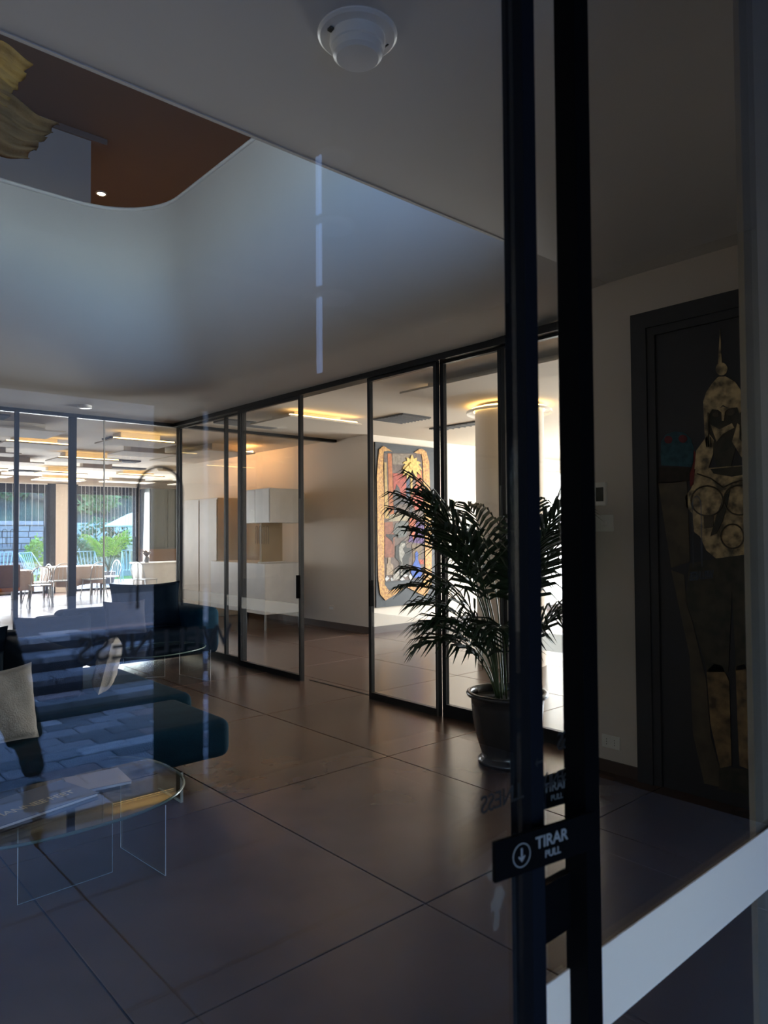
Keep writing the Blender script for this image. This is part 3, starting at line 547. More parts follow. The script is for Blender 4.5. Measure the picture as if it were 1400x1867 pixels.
for nm, c, P, ly in (
  ('picture_ground', (0.17, 0.12, 0.10), [(7.364,8.262,2.758),(8.207,8.262,2.807),(8.222,8.262,0.781),(7.355,8.262,0.779)], 0),
  ('column', (0.55, 0.17, 0.05), [(7.444,8.262,2.761),(7.522,8.262,2.761),(7.567,8.262,1.824),(7.465,8.262,1.816)], 1),
  ('column', (0.62, 0.42, 0.15), [(7.372,8.262,2.616),(7.413,8.262,2.619),(7.455,8.262,1.748),(7.374,8.262,1.748)], 1),
  ('sky_field', (0.30, 0.24, 0.18), [(7.536,8.262,2.762),(7.967,8.262,2.788),(7.965,8.262,2.604),(7.545,8.262,2.596)], 1),
  ('red_field', (0.50, 0.09, 0.06), [(7.553,8.262,2.460),(7.835,8.262,2.458),(7.831,8.262,2.073),(7.559,8.262,2.036)], 1),
  ('blue_stripe', (0.05, 0.08, 0.15), [(7.834,8.262,2.412),(7.909,8.262,2.416),(7.905,8.262,2.044),(7.830,8.262,2.043)], 1),
  ('orange_field', (0.58, 0.16, 0.06), [(8.049,8.262,2.437),(8.182,8.262,2.538),(8.198,8.262,2.098),(8.045,8.262,2.094)], 1),
  ('palm_trunk', (0.75, 0.50, 0.14), [(7.929,8.262,2.463),(7.972,8.262,2.465),(7.963,8.262,2.123),(7.929,8.262,2.122)], 2),
  ('palm_heart', (0.95, 0.66, 0.18), [(8.027,8.262,2.600),(8.020,8.262,2.577),(7.999,8.262,2.557),(7.969,8.262,2.545),(7.937,8.262,2.544),(7.908,8.262,2.552),(7.888,8.262,2.570),(7.881,8.262,2.592),(7.888,8.262,2.615),(7.909,8.262,2.635),(7.938,8.262,2.647),(7.971,8.262,2.649),(8.000,8.262,2.640),(8.020,8.262,2.623)], 10),
  ('palm_crown', (0.95, 0.66, 0.18), [(7.956,8.262,2.618),(7.920,8.262,2.628),(7.879,8.262,2.629),(7.840,8.262,2.621),(7.805,8.262,2.603),(7.777,8.262,2.579),(7.758,8.262,2.550),(7.745,8.262,2.518),(7.745,8.262,2.518),(7.782,8.262,2.535),(7.816,8.262,2.548),(7.845,8.262,2.556),(7.870,8.262,2.564),(7.893,8.262,2.571),(7.919,8.262,2.580),(7.952,8.262,2.589)], 4.45),
  ('palm_crown', (0.95, 0.66, 0.18), [(7.965,8.262,2.617),(7.938,8.262,2.639),(7.907,8.262,2.655),(7.872,8.262,2.664),(7.837,8.262,2.665),(7.803,8.262,2.657),(7.776,8.262,2.642),(7.756,8.262,2.623),(7.756,8.262,2.623),(7.784,8.262,2.619),(7.806,8.262,2.613),(7.827,8.262,2.607),(7.848,8.262,2.602),(7.873,8.262,2.599),(7.904,8.262,2.596),(7.943,8.262,2.591)], 4.90),
  ('palm_crown', (0.95, 0.66, 0.18), [(7.970,8.262,2.612),(7.961,8.262,2.640),(7.948,8.262,2.665),(7.932,8.262,2.685),(7.911,8.262,2.701),(7.887,8.262,2.712),(7.861,8.262,2.718),(7.835,8.262,2.720),(7.835,8.262,2.720),(7.838,8.262,2.702),(7.843,8.262,2.683),(7.851,8.262,2.665),(7.864,8.262,2.648),(7.883,8.262,2.631),(7.908,8.262,2.614),(7.938,8.262,2.596)], 5.35),
  ('palm_crown', (0.95, 0.66, 0.18), [(7.972,8.262,2.605),(7.985,8.262,2.630),(7.993,8.262,2.656),(7.996,8.262,2.681),(7.992,8.262,2.706),(7.983,8.262,2.730),(7.971,8.262,2.754),(7.956,8.262,2.778),(7.956,8.262,2.778),(7.940,8.262,2.752),(7.927,8.262,2.726),(7.918,8.262,2.701),(7.914,8.262,2.676),(7.916,8.262,2.651),(7.923,8.262,2.627),(7.935,8.262,2.603)], 5.80),
  ('palm_crown', (0.95, 0.66, 0.18), [(7.970,8.262,2.598),(7.999,8.262,2.619),(8.022,8.262,2.639),(8.040,8.262,2.657),(8.052,8.262,2.676),(8.059,8.262,2.695),(8.062,8.262,2.713),(8.063,8.262,2.731),(8.063,8.262,2.731),(8.038,8.262,2.725),(8.013,8.262,2.716),(7.990,8.262,2.702),(7.971,8.262,2.685),(7.956,8.262,2.663),(7.945,8.262,2.638),(7.938,8.262,2.609)], 6.25),
  ('palm_crown', (0.95, 0.66, 0.18), [(7.964,8.262,2.592),(8.003,8.262,2.601),(8.034,8.262,2.607),(8.060,8.262,2.613),(8.081,8.262,2.620),(8.101,8.262,2.629),(8.125,8.262,2.638),(8.154,8.262,2.644),(8.154,8.262,2.644),(8.134,8.262,2.661),(8.106,8.262,2.673),(8.072,8.262,2.678),(8.036,8.262,2.673),(8.002,8.262,2.661),(7.970,8.262,2.641),(7.943,8.262,2.615)], 6.70),
  ('palm_crown', (0.95, 0.66, 0.18), [(7.955,8.262,2.589),(7.987,8.262,2.583),(8.013,8.262,2.576),(8.036,8.262,2.570),(8.062,8.262,2.565),(8.093,8.262,2.558),(8.128,8.262,2.548),(8.167,8.262,2.532),(8.167,8.262,2.532),(8.154,8.262,2.565),(8.135,8.262,2.593),(8.107,8.262,2.616),(8.072,8.262,2.631),(8.032,8.262,2.636),(7.990,8.262,2.631),(7.953,8.262,2.618)], 7.15),
  ('palm_crown', (0.95, 0.66, 0.18), [(7.944,8.262,2.591),(7.969,8.262,2.571),(7.992,8.262,2.552),(8.017,8.262,2.533),(8.046,8.262,2.513),(8.080,8.262,2.491),(8.118,8.262,2.465),(8.158,8.262,2.434),(8.158,8.262,2.434),(8.148,8.262,2.477),(8.133,8.262,2.516),(8.112,8.262,2.551),(8.083,8.262,2.580),(8.047,8.262,2.601),(8.006,8.262,2.613),(7.964,8.262,2.617)], 7.60),
  ('palm_crown', (0.95, 0.66, 0.18), [(7.944,8.262,2.616),(7.902,8.262,2.607),(7.860,8.262,2.590),(7.824,8.262,2.565),(7.795,8.262,2.534),(7.773,8.262,2.497),(7.758,8.262,2.457),(7.747,8.262,2.414),(7.747,8.262,2.414),(7.786,8.262,2.448),(7.824,8.262,2.477),(7.858,8.262,2.503),(7.888,8.262,2.526),(7.914,8.262,2.547),(7.938,8.262,2.569),(7.963,8.262,2.592)], 8.05),
  ('palm_crown', (0.95, 0.66, 0.18), [(7.938,8.262,2.609),(7.906,8.262,2.584),(7.879,8.262,2.555),(7.858,8.262,2.523),(7.843,8.262,2.487),(7.834,8.262,2.448),(7.830,8.262,2.407),(7.830,8.262,2.364),(7.830,8.262,2.364),(7.859,8.262,2.402),(7.887,8.262,2.438),(7.912,8.262,2.472),(7.933,8.262,2.505),(7.949,8.262,2.536),(7.961,8.262,2.567),(7.970,8.262,2.598)], 8.50),
  ('palm_crown', (0.95, 0.66, 0.18), [(7.937,8.262,2.597),(7.941,8.262,2.569),(7.947,8.262,2.541),(7.959,8.262,2.512),(7.975,8.262,2.483),(7.996,8.262,2.454),(8.021,8.262,2.422),(8.047,8.262,2.389),(8.047,8.262,2.389),(8.051,8.262,2.429),(8.051,8.262,2.467),(8.047,8.262,2.502),(8.037,8.262,2.535),(8.020,8.262,2.564),(7.998,8.262,2.589),(7.971,8.262,2.610)], 8.95),
  ('seated_figure', (0.05, 0.05, 0.055), [(7.624,8.262,2.289),(7.675,8.262,2.237),(7.716,8.262,2.147),(7.704,8.262,2.055),(7.539,8.262,2.036),(7.550,8.262,2.172),(7.602,8.262,2.219)], 2),
  ('desk', (0.07, 0.06, 0.07), [(7.549,8.262,2.021),(7.746,8.262,2.086),(7.958,8.262,2.046),(7.956,8.262,1.829),(7.902,8.262,1.828),(7.893,8.262,1.982),(7.620,8.262,1.969),(7.609,8.262,1.825),(7.567,8.262,1.824)], 2),
  ('hooded_figure', (0.58, 0.11, 0.06), [(8.047,8.262,2.274),(8.101,8.262,2.236),(8.111,8.262,2.174),(8.188,8.262,2.114),(8.208,8.262,1.941),(8.043,8.262,1.876),(7.926,8.262,2.029),(7.938,8.262,2.138),(7.992,8.262,2.171),(7.993,8.262,2.233)], 2),
  ('face', (0.55, 0.33, 0.22), [(8.072,8.262,2.189),(8.066,8.262,2.168),(8.051,8.262,2.155),(8.032,8.262,2.155),(8.017,8.262,2.167),(8.012,8.262,2.187),(8.018,8.262,2.207),(8.033,8.262,2.220),(8.052,8.262,2.221),(8.067,8.262,2.209)], 3),
  ('tabletop', (0.42, 0.36, 0.24), [(7.475,8.262,1.808),(7.660,8.262,1.841),(7.913,8.262,1.813),(7.890,8.262,1.720),(7.454,8.262,1.703)], 1),
  ('brickwork', (0.33, 0.11, 0.06), [(7.365,8.262,1.688),(7.535,8.262,1.703),(7.574,8.262,1.416),(7.561,8.262,1.145),(7.364,8.262,1.151)], 1),
  ('grey_robe', (0.15, 0.16, 0.15), [(7.597,8.262,1.673),(7.742,8.262,1.719),(7.869,8.262,1.689),(7.824,8.262,1.474),(7.656,8.262,1.446),(7.534,8.262,1.537)], 2),
  ('red_robe', (0.60, 0.14, 0.05), [(7.913,8.262,1.813),(8.041,8.262,1.752),(8.017,8.262,1.566),(7.994,8.262,1.395),(7.920,8.262,1.535),(7.879,8.262,1.628)], 3),
  ('purple_robe', (0.13, 0.06, 0.22), [(8.041,8.262,1.752),(8.216,8.262,1.722),(8.222,8.262,1.345),(7.865,8.262,1.382),(7.953,8.262,1.566)], 2),
  ('shelf', (0.03, 0.03, 0.03), [(7.392,8.262,1.508),(7.657,8.262,1.499),(7.646,8.262,1.469),(7.543,8.262,1.462),(7.542,8.262,1.341),(7.512,8.262,1.402),(7.392,8.262,1.479)], 2),
  ('suit_of_armour', (0.045, 0.045, 0.04), [(7.718,8.262,1.399),(7.802,8.262,1.398),(7.832,8.262,1.290),(7.928,8.262,1.288),(7.916,8.262,1.165),(7.873,8.262,1.105),(7.881,8.262,0.859),(7.639,8.262,0.795),(7.673,8.262,1.066),(7.581,8.262,1.144),(7.593,8.262,1.325),(7.666,8.262,1.339)], 2),
  ('armour_highlight', (0.42, 0.40, 0.35), [(7.707,8.262,1.369),(7.791,8.262,1.368),(7.801,8.262,1.322),(7.738,8.262,1.277),(7.789,8.262,1.200),(7.726,8.262,1.125),(7.733,8.262,0.851),(7.692,8.262,0.868),(7.715,8.262,1.065),(7.673,8.262,1.111),(7.659,8.262,1.294)], 3),
  ('urn', (0.22, 0.15, 0.08), [(7.939,8.262,1.342),(8.178,8.262,1.330),(8.142,8.262,1.097),(8.096,8.262,0.912),(7.945,8.262,0.903),(7.970,8.262,1.164)], 2),
  ('blue_bottle', (0.05, 0.13, 0.52), [(8.046,8.262,1.236),(8.082,8.262,1.192),(8.066,8.262,1.099),(8.119,8.262,1.004),(8.162,8.262,0.878),(8.128,8.262,0.802),(7.966,8.262,0.809),(7.913,8.262,0.904),(7.946,8.262,0.995),(8.016,8.262,1.101),(8.009,8.262,1.194)], 4),
  ('clear_bottle', (0.45, 0.33, 0.22), [(7.429,8.262,1.149),(7.479,8.262,1.147),(7.488,8.262,1.057),(7.539,8.262,1.025),(7.537,8.262,0.875),(7.396,8.262,0.881),(7.397,8.262,1.045),(7.428,8.262,1.059)], 2),
  ('pale_bottle', (0.52, 0.48, 0.42), [(7.589,8.262,0.963),(7.655,8.262,0.961),(7.670,8.262,0.808),(7.526,8.262,0.785),(7.538,8.262,0.905)], 3),
  ('red_flask', (0.60, 0.10, 0.05), [(8.099,8.262,1.098),(8.197,8.262,1.095),(8.207,8.262,1.017),(8.120,8.262,1.020)], 3)):
    pa(nm, c, P, ly)
for P in ([(7.361,8.262,0.824),(7.406,8.262,0.869),(7.456,8.262,0.826),(7.385,8.262,0.778)], [(7.476,8.262,0.818),(7.510,8.262,0.839),(7.536,8.262,0.792),(7.496,8.262,0.780)],
          [(7.670,8.262,0.793),(7.733,8.262,0.836),(7.785,8.262,0.788),(7.712,8.262,0.776)], [(7.733,8.262,0.851),(7.796,8.262,0.879),(7.849,8.262,0.853),(7.796,8.262,0.825)],
          [(7.859,8.262,0.845),(7.913,8.262,0.873),(7.955,8.262,0.810),(7.901,8.262,0.774)], [(8.078,8.262,0.788),(8.139,8.262,0.820),(8.194,8.262,0.798),(8.117,8.262,0.774)]):
    pa('floor_check', (0.66, 0.66, 0.66), P, 3)

# =================================================================== ADJOINING ROOM
# round column with cove
col = struct('column', 'round white column with a glowing cove at the ceiling', 'column', (6.74, 5.33, 0))
MB().lathe([(0.40, 0), (0.40, 3.0)], (6.74, 5.33, 0), 48).build('shaft', PLASTER, col, smooth='auto')
MB().lathe([(0.50, 2.93), (0.50, 2.96), (0.42, 2.96)], (6.74, 5.33, 0), 48, cap=False).build('cove_ring', WHITE, col, smooth='auto')
MB().lathe([(0.405, 2.965), (0.45, 2.965), (0.45, 2.985), (0.405, 2.985)], (6.74, 5.33, 0), 48, cap=False).build('led_strip', WARM, col)
# white cupboard doors
cb = thing('cupboard', 'tall white cupboard with grooved doors beyond the bright slot', 'cupboard', (12.6, 8.6, 0))
B((11.40, 8.45, 0.08), (13.8, 8.85, 2.7)).build('body', WHITE, cb)
B((11.45, 8.50, 0.0), (13.75, 8.85, 0.08)).build('plinth', BASE, cb)
for k in range(6):
    x0 = 11.42 + k * 0.40; MB().rbox((x0 + 0.195, 8.435, 1.39), (0.385, 0.025, 2.56), 0.004, 1).build('door', WHITE, cb)
# outlet on the corner wall
o = thing('wall_outlet', 'small beige outlet low on the corner wall', 'outlet', (7.1, 9.2, 0.32))
MB().rbox((7.093, 9.25, 0.32), (0.012, 0.13, 0.085), 0.004, 1).build('plate', PLASTER, o)
B((7.086, 9.20, 0.30), (7.087, 9.30, 0.34)).build('insert', WHITE, o)

def raft(loc, sx, sy, strips, label, group='light panels under the restaurant ceiling', z=2.93, m=None):
    r = thing('ceiling_light_panel', label, 'ceiling light', (loc[0], loc[1], z), group)
    x0, x1, y0, y1 = loc[0] - sx / 2, loc[0] + sx / 2, loc[1] - sy / 2, loc[1] + sy / 2
    B((x0, y0, z - 0.02), (x1, y1, z)).build('panel', CREAM, r)
    B((x0 + 0.2, y0 + 0.2, z), (x1 - 0.2, y1 - 0.2, 3.03)).build('hanger', CREAM, r)
    e = m or WARMY
    if 'f' in strips: B((x0 + 0.04, y0 + 0.05, z + 0.002), (x1 - 0.04, y0 + 0.08, z + 0.022)).build('led_strip', e, r)
    if 'b' in strips: B((x0 + 0.04, y1 - 0.05, z + 0.002), (x1 - 0.04, y1 - 0.02, z + 0.03)).build('led_strip', e, r)
    if 'l' in strips: B((x0 + 0.02, y0 + 0.04, z + 0.002), (x0 + 0.05, y1 - 0.04, z + 0.03)).build('led_strip', e, r)
    if 'r' in strips: B((x1 - 0.05, y0 + 0.04, z + 0.002), (x1 - 0.02, y1 - 0.04, z + 0.03)).build('led_strip', e, r)
    return r
raft((5.40, 7.55), 1.12, 0.9, 'f', 'hung ceiling panel with a bright warm edge over the open gap', z=2.95, m=WARM)
raft((5.15, 3.95), 0.5, 2.6, 'r', 'long hung ceiling panel glowing behind the navy upright', z=2.95)
def vent(x, y, sx, sy, label):
    r = thing('ceiling_vent', label, 'ceiling vent', (x, y, 3.02), 'dark vents in the adjoining room ceiling')
    mb = B((x - sx / 2, y - sy / 2, 3.012), (x + sx / 2, y + sy / 2, 3.03)); mb.build('backing', mat('vent_dark', (0.03, 0.03, 0.03), 0.6), r)
    mb = MB(); n = 9
    for k in range(n): yy = y - sy / 2 + sy * (k + 0.5) / n; mb.box((x - sx / 2, yy - 0.006, 3.002), (x + sx / 2, yy + 0.006, 3.014))
    mb.build('louvre', mat('vent_grey', (0.10, 0.10, 0.10), 0.5), r, kind='stuff')
vent(6.39, 6.81, 0.5, 0.58, 'dark square vent above the painting')
vent(7.45, 6.75, 0.22, 1.0, 'narrow dark vent between painting and column')
vent(5.1, 8.45, 0.9, 0.35, 'dark vent close to the sliding leaf')
vent(9.2, 5.6, 0.7, 0.3, 'dark vent seen in the bright slot')
dl = thing('downlight', 'small round downlight beyond the bright slot', 'ceiling light', (8.2, 4.9, 3.0))
MB().lathe([(0.09, 3.0), (0.09, 3.03)], (8.2, 4.9, 0), 20).build('ring', FRAME, dl)

# =================================================================== KITCHEN
isl = thing('kitchen_island', 'white kitchen island raised on thin legs', 'island', (6.5, 10.6, 0))
MB().rbox((6.48, 10.55, 0.655), (0.74, 1.75, 0.80), 0.004, 1).build('body', WHITE, isl)
for sx in (6.16, 6.80):
    for sy in (9.74, 11.36): B((sx - 0.015, sy - 0.015, 0), (sx + 0.015, sy + 0.015, 0.26)).build('leg', FRAMEG, isl)
hd = thing('wall_cabinet', 'white wall cabinet hung over the kitchen panel', 'cabinet', (6.6, 10.2, 1.7))
MB().rbox((6.50, 10.1, 1.975), (0.62, 0.9, 0.55), 0.004, 1).build('body', WHITE, hd)
B((6.185, 9.67, 1.715), (6.19, 10.08, 2.235)).build('door', WHITE, hd); B((6.185, 10.09, 1.715), (6.19, 10.53, 2.235)).build('door', WHITE, hd)
B((6.81, 10.0, 1.7), (7.1, 10.2, 2.2)).build('bracket', WHITE, hd)
pn = thing('splash_board', 'tan upright panel between island and wall cabinet', 'panel', (6.5, 10.0, 1.06))
B((6.22, 9.95, 1.058), (6.62, 10.0, 1.70)).build('board', mat('tan_board', (0.45, 0.34, 0.20), 0.6), pn)
B((6.19, 9.94, 1.055), (6.65, 10.01, 1.075)).build('foot', WHITE, pn)
tc = thing('tall_cabinet', 'tall beige cabinet at the back of the kitchen', 'cabinet', (6.84, 12.7, 0))
MB().rbox((6.82, 12.7, 1.1), (0.52, 1.4, 2.2), 0.005, 1).build('body', mat('beige_laminate', (0.52, 0.44, 0.33), 0.5), tc)
for k in range(2): B((6.545, 12.02 + k * 0.7, 0.05), (6.56, 12.68 + k * 0.7, 2.17)).build('door', mat('beige_laminate', (0.5, 0.4, 0.3)), tc)

# =================================================================== RESTAURANT
wc = thing('bar_counter', 'white counter by the garden window behind the dark back cushion', 'counter', (7.85, 17.3, 0))
MB().rbox((7.85, 17.3, 0.43), (1.2, 0.6, 0.74), 0.01, 2).build('body', WHITE, wc)
MB().rbox((7.85, 17.3, 0.81), (1.3, 0.7, 0.03), 0.005, 1).build('worktop', WHITE, wc)
B((7.3, 17.05, 0), (8.4, 17.55, 0.06)).build('plinth', FRAME, wc)
dc = thing('display_cabinet', 'dark grey green glass-fronted cabinet against the garden wall', 'cabinet', (8.95, 19.6, 0))
B((8.44, 19.3, 1.1), (9.5, 19.98, 2.8)).build('body', mat('grey_green', (0.05, 0.06, 0.055), 0.4), dc)
for k in range(2): B((8.48 + k * 0.5, 19.28, 1.14), (8.94 + k * 0.5, 19.3, 2.76)).build('door', mat('grey_green_door', (0.07, 0.085, 0.08), 0.2), dc)
B((8.44, 19.3, 0.0), (9.5, 19.98, 1.1)).build('base', mat('brown_base', (0.16, 0.09, 0.05), 0.6), dc)
pl = thing('table_plant', 'small dark leafy centrepiece on the white counter', 'plant', (7.45, 17.2, 0.825))
MB().lathe([(0.05, 0.825), (0.07, 0.90), (0.05, 0.97)], (7.45, 17.2, 0), 14).build('vase', FRAMEG, pl)
DL = mat('dark_leaf', (0.10, 0.07, 0.05), 0.6)
for k in range(9):
    a = k * 0.7; r = 0.16 + 0.05 * math.sin(k * 2.1)
    p0 = Vector((7.45, 17.2, 0.95)); p1 = p0 + Vector((math.cos(a) * r, math.sin(a) * r, 0.12 + 0.03 * (k % 3))); sd = Vector((-math.sin(a), math.cos(a), 0)) * 0.05; md = (p0 + p1) / 2 + Vector((0, 0, 0.04))
    MB().add([p0[:], (md + sd)[:], p1[:], (md - sd)[:], (md + Vector((0, 0, -0.01)))[:]], [(0, 1, 4), (1, 2, 4), (2, 3, 4), (3, 0, 4)]).build('leaf', DL, pl)

raft((6.0, 11.6), 0.9, 2.2, 'r', 'hung ceiling panel throwing orange light on the kitchen wall', z=2.9, m=WARMH)
rr = random.Random(5)
RL = 'hung white ceiling panel with a warm glowing edge in the restaurant'
for j, (yy, x0, n) in enumerate(((10.4, 0.9, 4), (11.9, 1.6, 4), (13.5, 1.2, 4), (15.2, 2.0, 4), (17.0, 1.8, 5), (18.8, 2.4, 5))):
    for i in range(n):
        x = x0 + i * 1.75
        if x > (6.0 if yy < 14.5 else 9.5): continue
        sx = rr.choice((1.15, 1.3, 1.0)); sy = rr.choice((0.7, 0.85, 0.6))
        raft((x, yy + rr.uniform(-0.15, 0.15)), sx, sy, rr.choice(('f', '', 'f', '', 'l')), RL, z=2.91 + 0.02 * (i % 2))
for (x, y) in ((2.0, 9.85), (4.6, 11.1), (2.6, 12.7), (5.6, 14.4), (3.4, 16.1), (6.4, 16.0), (5.0, 18.0), (7.6, 18.1)):
    r = thing('ceiling_vent', 'dark rectangular vent in the restaurant ceiling', 'ceiling vent', (x, y, 3.02), 'dark vents in the restaurant ceiling')
    B((x - 0.45, y - 0.16, 3.012), (x + 0.45, y + 0.16, 3.03)).build('backing', mat('vent_dark', (0.03,) * 3), r)
    mb = MB()
    for k in range(5): mb.box((x - 0.45, y - 0.15 + k * 0.07, 3.0), (x + 0.45, y - 0.14 + k * 0.07, 3.014))
    mb.build('louvre', mat('vent_grey', (0.1,) * 3), r, kind='stuff')

# garden windows
def garden_window(name, label, x0, x1, mulls, left_edge, z1=2.88):
    r = struct(name, label, 'window', ((x0 + x1) / 2, 20.1, 0))
    B((x0, 20.02, 2.62), (x1, 20.2, z1)).build('blind_box', FRAME, r)
    B((x0, 20.02, 0.0), (x1, 20.2, 0.05)).build('sill', FRAME, r)
    for a, b in mulls: B((a, 20.0, 0.0), (b, 20.22, z1)).build('jamb', FRAME, r)
    B((x0, 20.1, 0.05), (x1, 20.108, 2.62)).build('glass_pane', GLASS, r)
    return r
garden_window('window_3', 'wide garden window with dark frame, stone wall outside', 1.2, 6.17, ((1.2, 1.28), (3.55, 3.7), (5.93, 6.17)), 1.2)
garden_window('window_4', 'garden window with hanging strands and a palm outside', 6.66, 8.42, ((6.66, 6.72), (8.34, 8.42)), 6.66)
STR = mat('white_strand', (0.8, 0.82, 0.82), 0.5)
sc_ = thing('string_curtain', 'curtain of thin white strands hanging in the palm window', 'curtain', (7.5, 19.9, 2.86))
B((6.72, 19.9, 2.84), (8.34, 19.93, 2.87)).build('rail', WHITE, sc_)
for k in range(16): B((6.80 + k * 0.1, 19.91, 1.45), (6.806 + k * 0.1, 19.92, 2.84)).build('strand', STR, sc_)
sc_ = thing('string_curtain', 'sparser curtain of white strands hanging in the wide window', 'curtain', (5.0, 19.9, 2.86))
B((3.7, 19.9, 2.84), (5.93, 19.93, 2.87)).build('rail', WHITE, sc_)
for k in range(14): B((3.85 + k * 0.155, 19.91, 1.75), (3.856 + k * 0.155, 19.92, 2.84)).build('strand', STR, sc_)

CLOTH = mat('beige_cloth', (0.56, 0.44, 0.36), 0.9, bump=(8, 0.5))
def draped_table(x, y, sx, sy, label, round_=False):
    r = thing('dining_table', label, 'table', (x, y, 0), 'dining tables in the restaurant')
    for ax in (-1, 1):
        for ay in (-1, 1): B((x + ax * (sx / 2 - 0.08) - 0.02, y + ay * (sy / 2 - 0.08) - 0.02, 0), (x + ax * (sx / 2 - 0.08) + 0.02, y + ay * (sy / 2 - 0.08) + 0.02, 0.72)).build('leg', FRAMEG, r)
    B((x - sx / 2, y - sy / 2, 0.72), (x + sx / 2, y + sy / 2, 0.75)).build('tabletop', WHITE, r)
    n = 80; vs = []; fs = []
    for ring, (sc, z) in enumerate(((1.0, 0.755), (1.015, 0.74), (1.04, 0.55), (1.06, 0.30))):
        for k in range(n):
            a = 2 * math.pi * k / n; c, s = math.cos(a), math.sin(a); q = 1 / max(abs(c), abs(s)); q = min(q, 1.25)
            wv = 0.02 * math.sin(k * 1.1) * ring / 3
            zz = z + (0.03 * math.sin(k * 0.31) if ring == 3 else 0)
            vs.append((x + c * q * (sx / 2 * sc + wv), y + s * q * (sy / 2 * sc + wv), zz))
    fs.append(tuple(range(n)))
    for i in range(3):
        for k in range(n): fs.append((i * n + k, i * n + (k + 1) % n, (i + 1) * n + (k + 1) % n, (i + 1) * n + k))
    o = MB().add(vs, fs).build('tablecloth', CLOTH, None, smooth='auto')
    tag(o, 'beige cloth draped over the ' + label, 'tablecloth', 'beige cloths in the restaurant')
draped_table(6.05, 18.3, 1.30, 0.8, 'table between the two garden windows')
draped_table(4.3, 17.2, 0.9, 0.8, 'table at the left end of the restaurant view')
draped_table(2.6, 15.6, 0.9, 0.8, 'table far left behind the glass partition')

WIRE = mat('pale_wire', (0.62, 0.66, 0.68), 0.3, 0.5)
def wire_chair():
    r = thing('dining_chair', 'x', 'chair', (0, 0, 0))
    MB().rbox((0, 0, 0.45), (0.42, 0.42, 0.03), 0.012, 2).build('seat', WIRE, r)
    pts = [(-0.2, 0.19, 0.45)] + [(-0.2 * math.cos(a), 0.25, 0.66 + 0.20 * math.sin(a)) for a in [math.pi * k / 10 for k in range(11)]] + [(0.2, 0.19, 0.45)]
    MB().tube(pts, 0.011, 6).build('backrest', WIRE, r, smooth=True)
    mb = MB()
    for k in (-0.1, 0, 0.1): mb.tube([(k, 0.20, 0.46), (k * 0.8, 0.25, 0.83)], 0.005, 5)
    mb.build('back_rod', WIRE, r, kind='stuff')
    for a, b in ((-1, -1), (1, -1), (-1, 1), (1, 1)):
        MB().tube([(a * 0.18, b * 0.18, 0.44), (a * 0.20, b * 0.2, 0.2), (a * 0.225, b * 0.24, 0.0)], 0.011, 6).build('leg', WIRE, r, smooth=True)
    return r
ch = wire_chair(); km = kmap_of(ch); first = True
spots = [(5.55, 17.65, 3.1, 'pale wire chair at the near side of the draped window table'), (6.35, 17.7, 3.3, 'pale wire chair at the near right of the draped window table'),
         (6.95, 18.4, -1.4, 'pale wire chair at the right end of the draped window table'), (4.75, 16.42, 3.0, 'pale wire chair at the near side of the leftmost draped table'),
         (4.95, 17.3, -1.5, 'pale wire chair between the draped tables'), (7.2, 16.7, 0.4, 'pale wire chair in front of the white counter'), (2.6, 14.9, 3.1, 'pale wire chair at the far left table')]
for x, y, a, lb in spots:
    o = ch if first else copy_tree(ch, km); first = False
    o.location = (x, y, 0); o.rotation_euler.z = a; o['label'] = lb; o['group'] = 'wire chairs in the restaurant'
BLUEW = mat('blue_garden_frame', (0.32, 0.55, 0.66), 0.4)
gspots = [(5.0, 23.0, 0.3, 'pale blue garden chair in front of the stone wall'), (5.75, 23.6, -0.4, 'pale blue garden chair between stone wall and shrub'), (6.5, 22.6, 0.8, 'pale blue garden chair beside the bright shrub'),
          (7.9, 22.4, 0.1, 'pale blue garden chair left of the garden palm'), (9.3, 22.6, -0.5, 'pale blue garden chair right of the garden palm'), (4.2, 22.4, 1.2, 'pale blue garden chair at the left edge of the window')]
gc = None
for x, y, a, lb in gspots:
    if gc is None:
        gc = thing('garden_chair', lb, 'chair', (0, 0, 0))
        for q in range(7):
            k = (q - 3) * 0.085
            MB().tube([(k, -0.25, 0.40), (k, 0.1, 0.36), (k * 1.1, 0.28, 0.55), (k * 1.35, 0.42, 0.98)], 0.012, 5).build('strap', BLUEW, gc, smooth=True)
        for s_ in (-1, 1):
            MB().tube([(s_ * 0.30, -0.28, 0), (s_ * 0.30, -0.26, 0.42), (s_ * 0.32, 0.12, 0.60), (s_ * 0.36, 0.42, 1.0)], 0.014, 6).build('side_frame', BLUEW, gc, smooth=True)
            MB().tube([(s_ * 0.30, 0.30, 0), (s_ * 0.31, 0.14, 0.58)], 0.014, 6).build('leg', BLUEW, gc, smooth=True)
        MB().tube([(-0.36, 0.42, 1.0), (0.36, 0.42, 1.0)], 0.014, 6).build('top_bar', BLUEW, gc)
        gk = kmap_of(gc); o = gc
    else: o = copy_tree(gc, gk)
    o.location = (x, y, 0); o.rotation_euler.z = a; o['label'] = lb; o['group'] = 'pale blue chairs on the garden terrace'
kx = thing('dining_chair', 'brown upholstered chair with an orange seat at the left edge', 'chair', (3.95, 16.0, 0), 'wire chairs in the restaurant'); del kx['group']
BRC = mat('brown_leather', (0.28, 0.15, 0.10), 0.5)
MB().rbox((3.95, 16.0, 0.44), (0.48, 0.46, 0.09), 0.03, 3).build('seat', mat('orange_seat', (0.60, 0.22, 0.06), 0.6), kx, smooth='auto')
MB().rbox((3.95, 15.79, 0.70), (0.48, 0.06, 0.46), 0.025, 3).build('backrest', BRC, kx, smooth='auto')
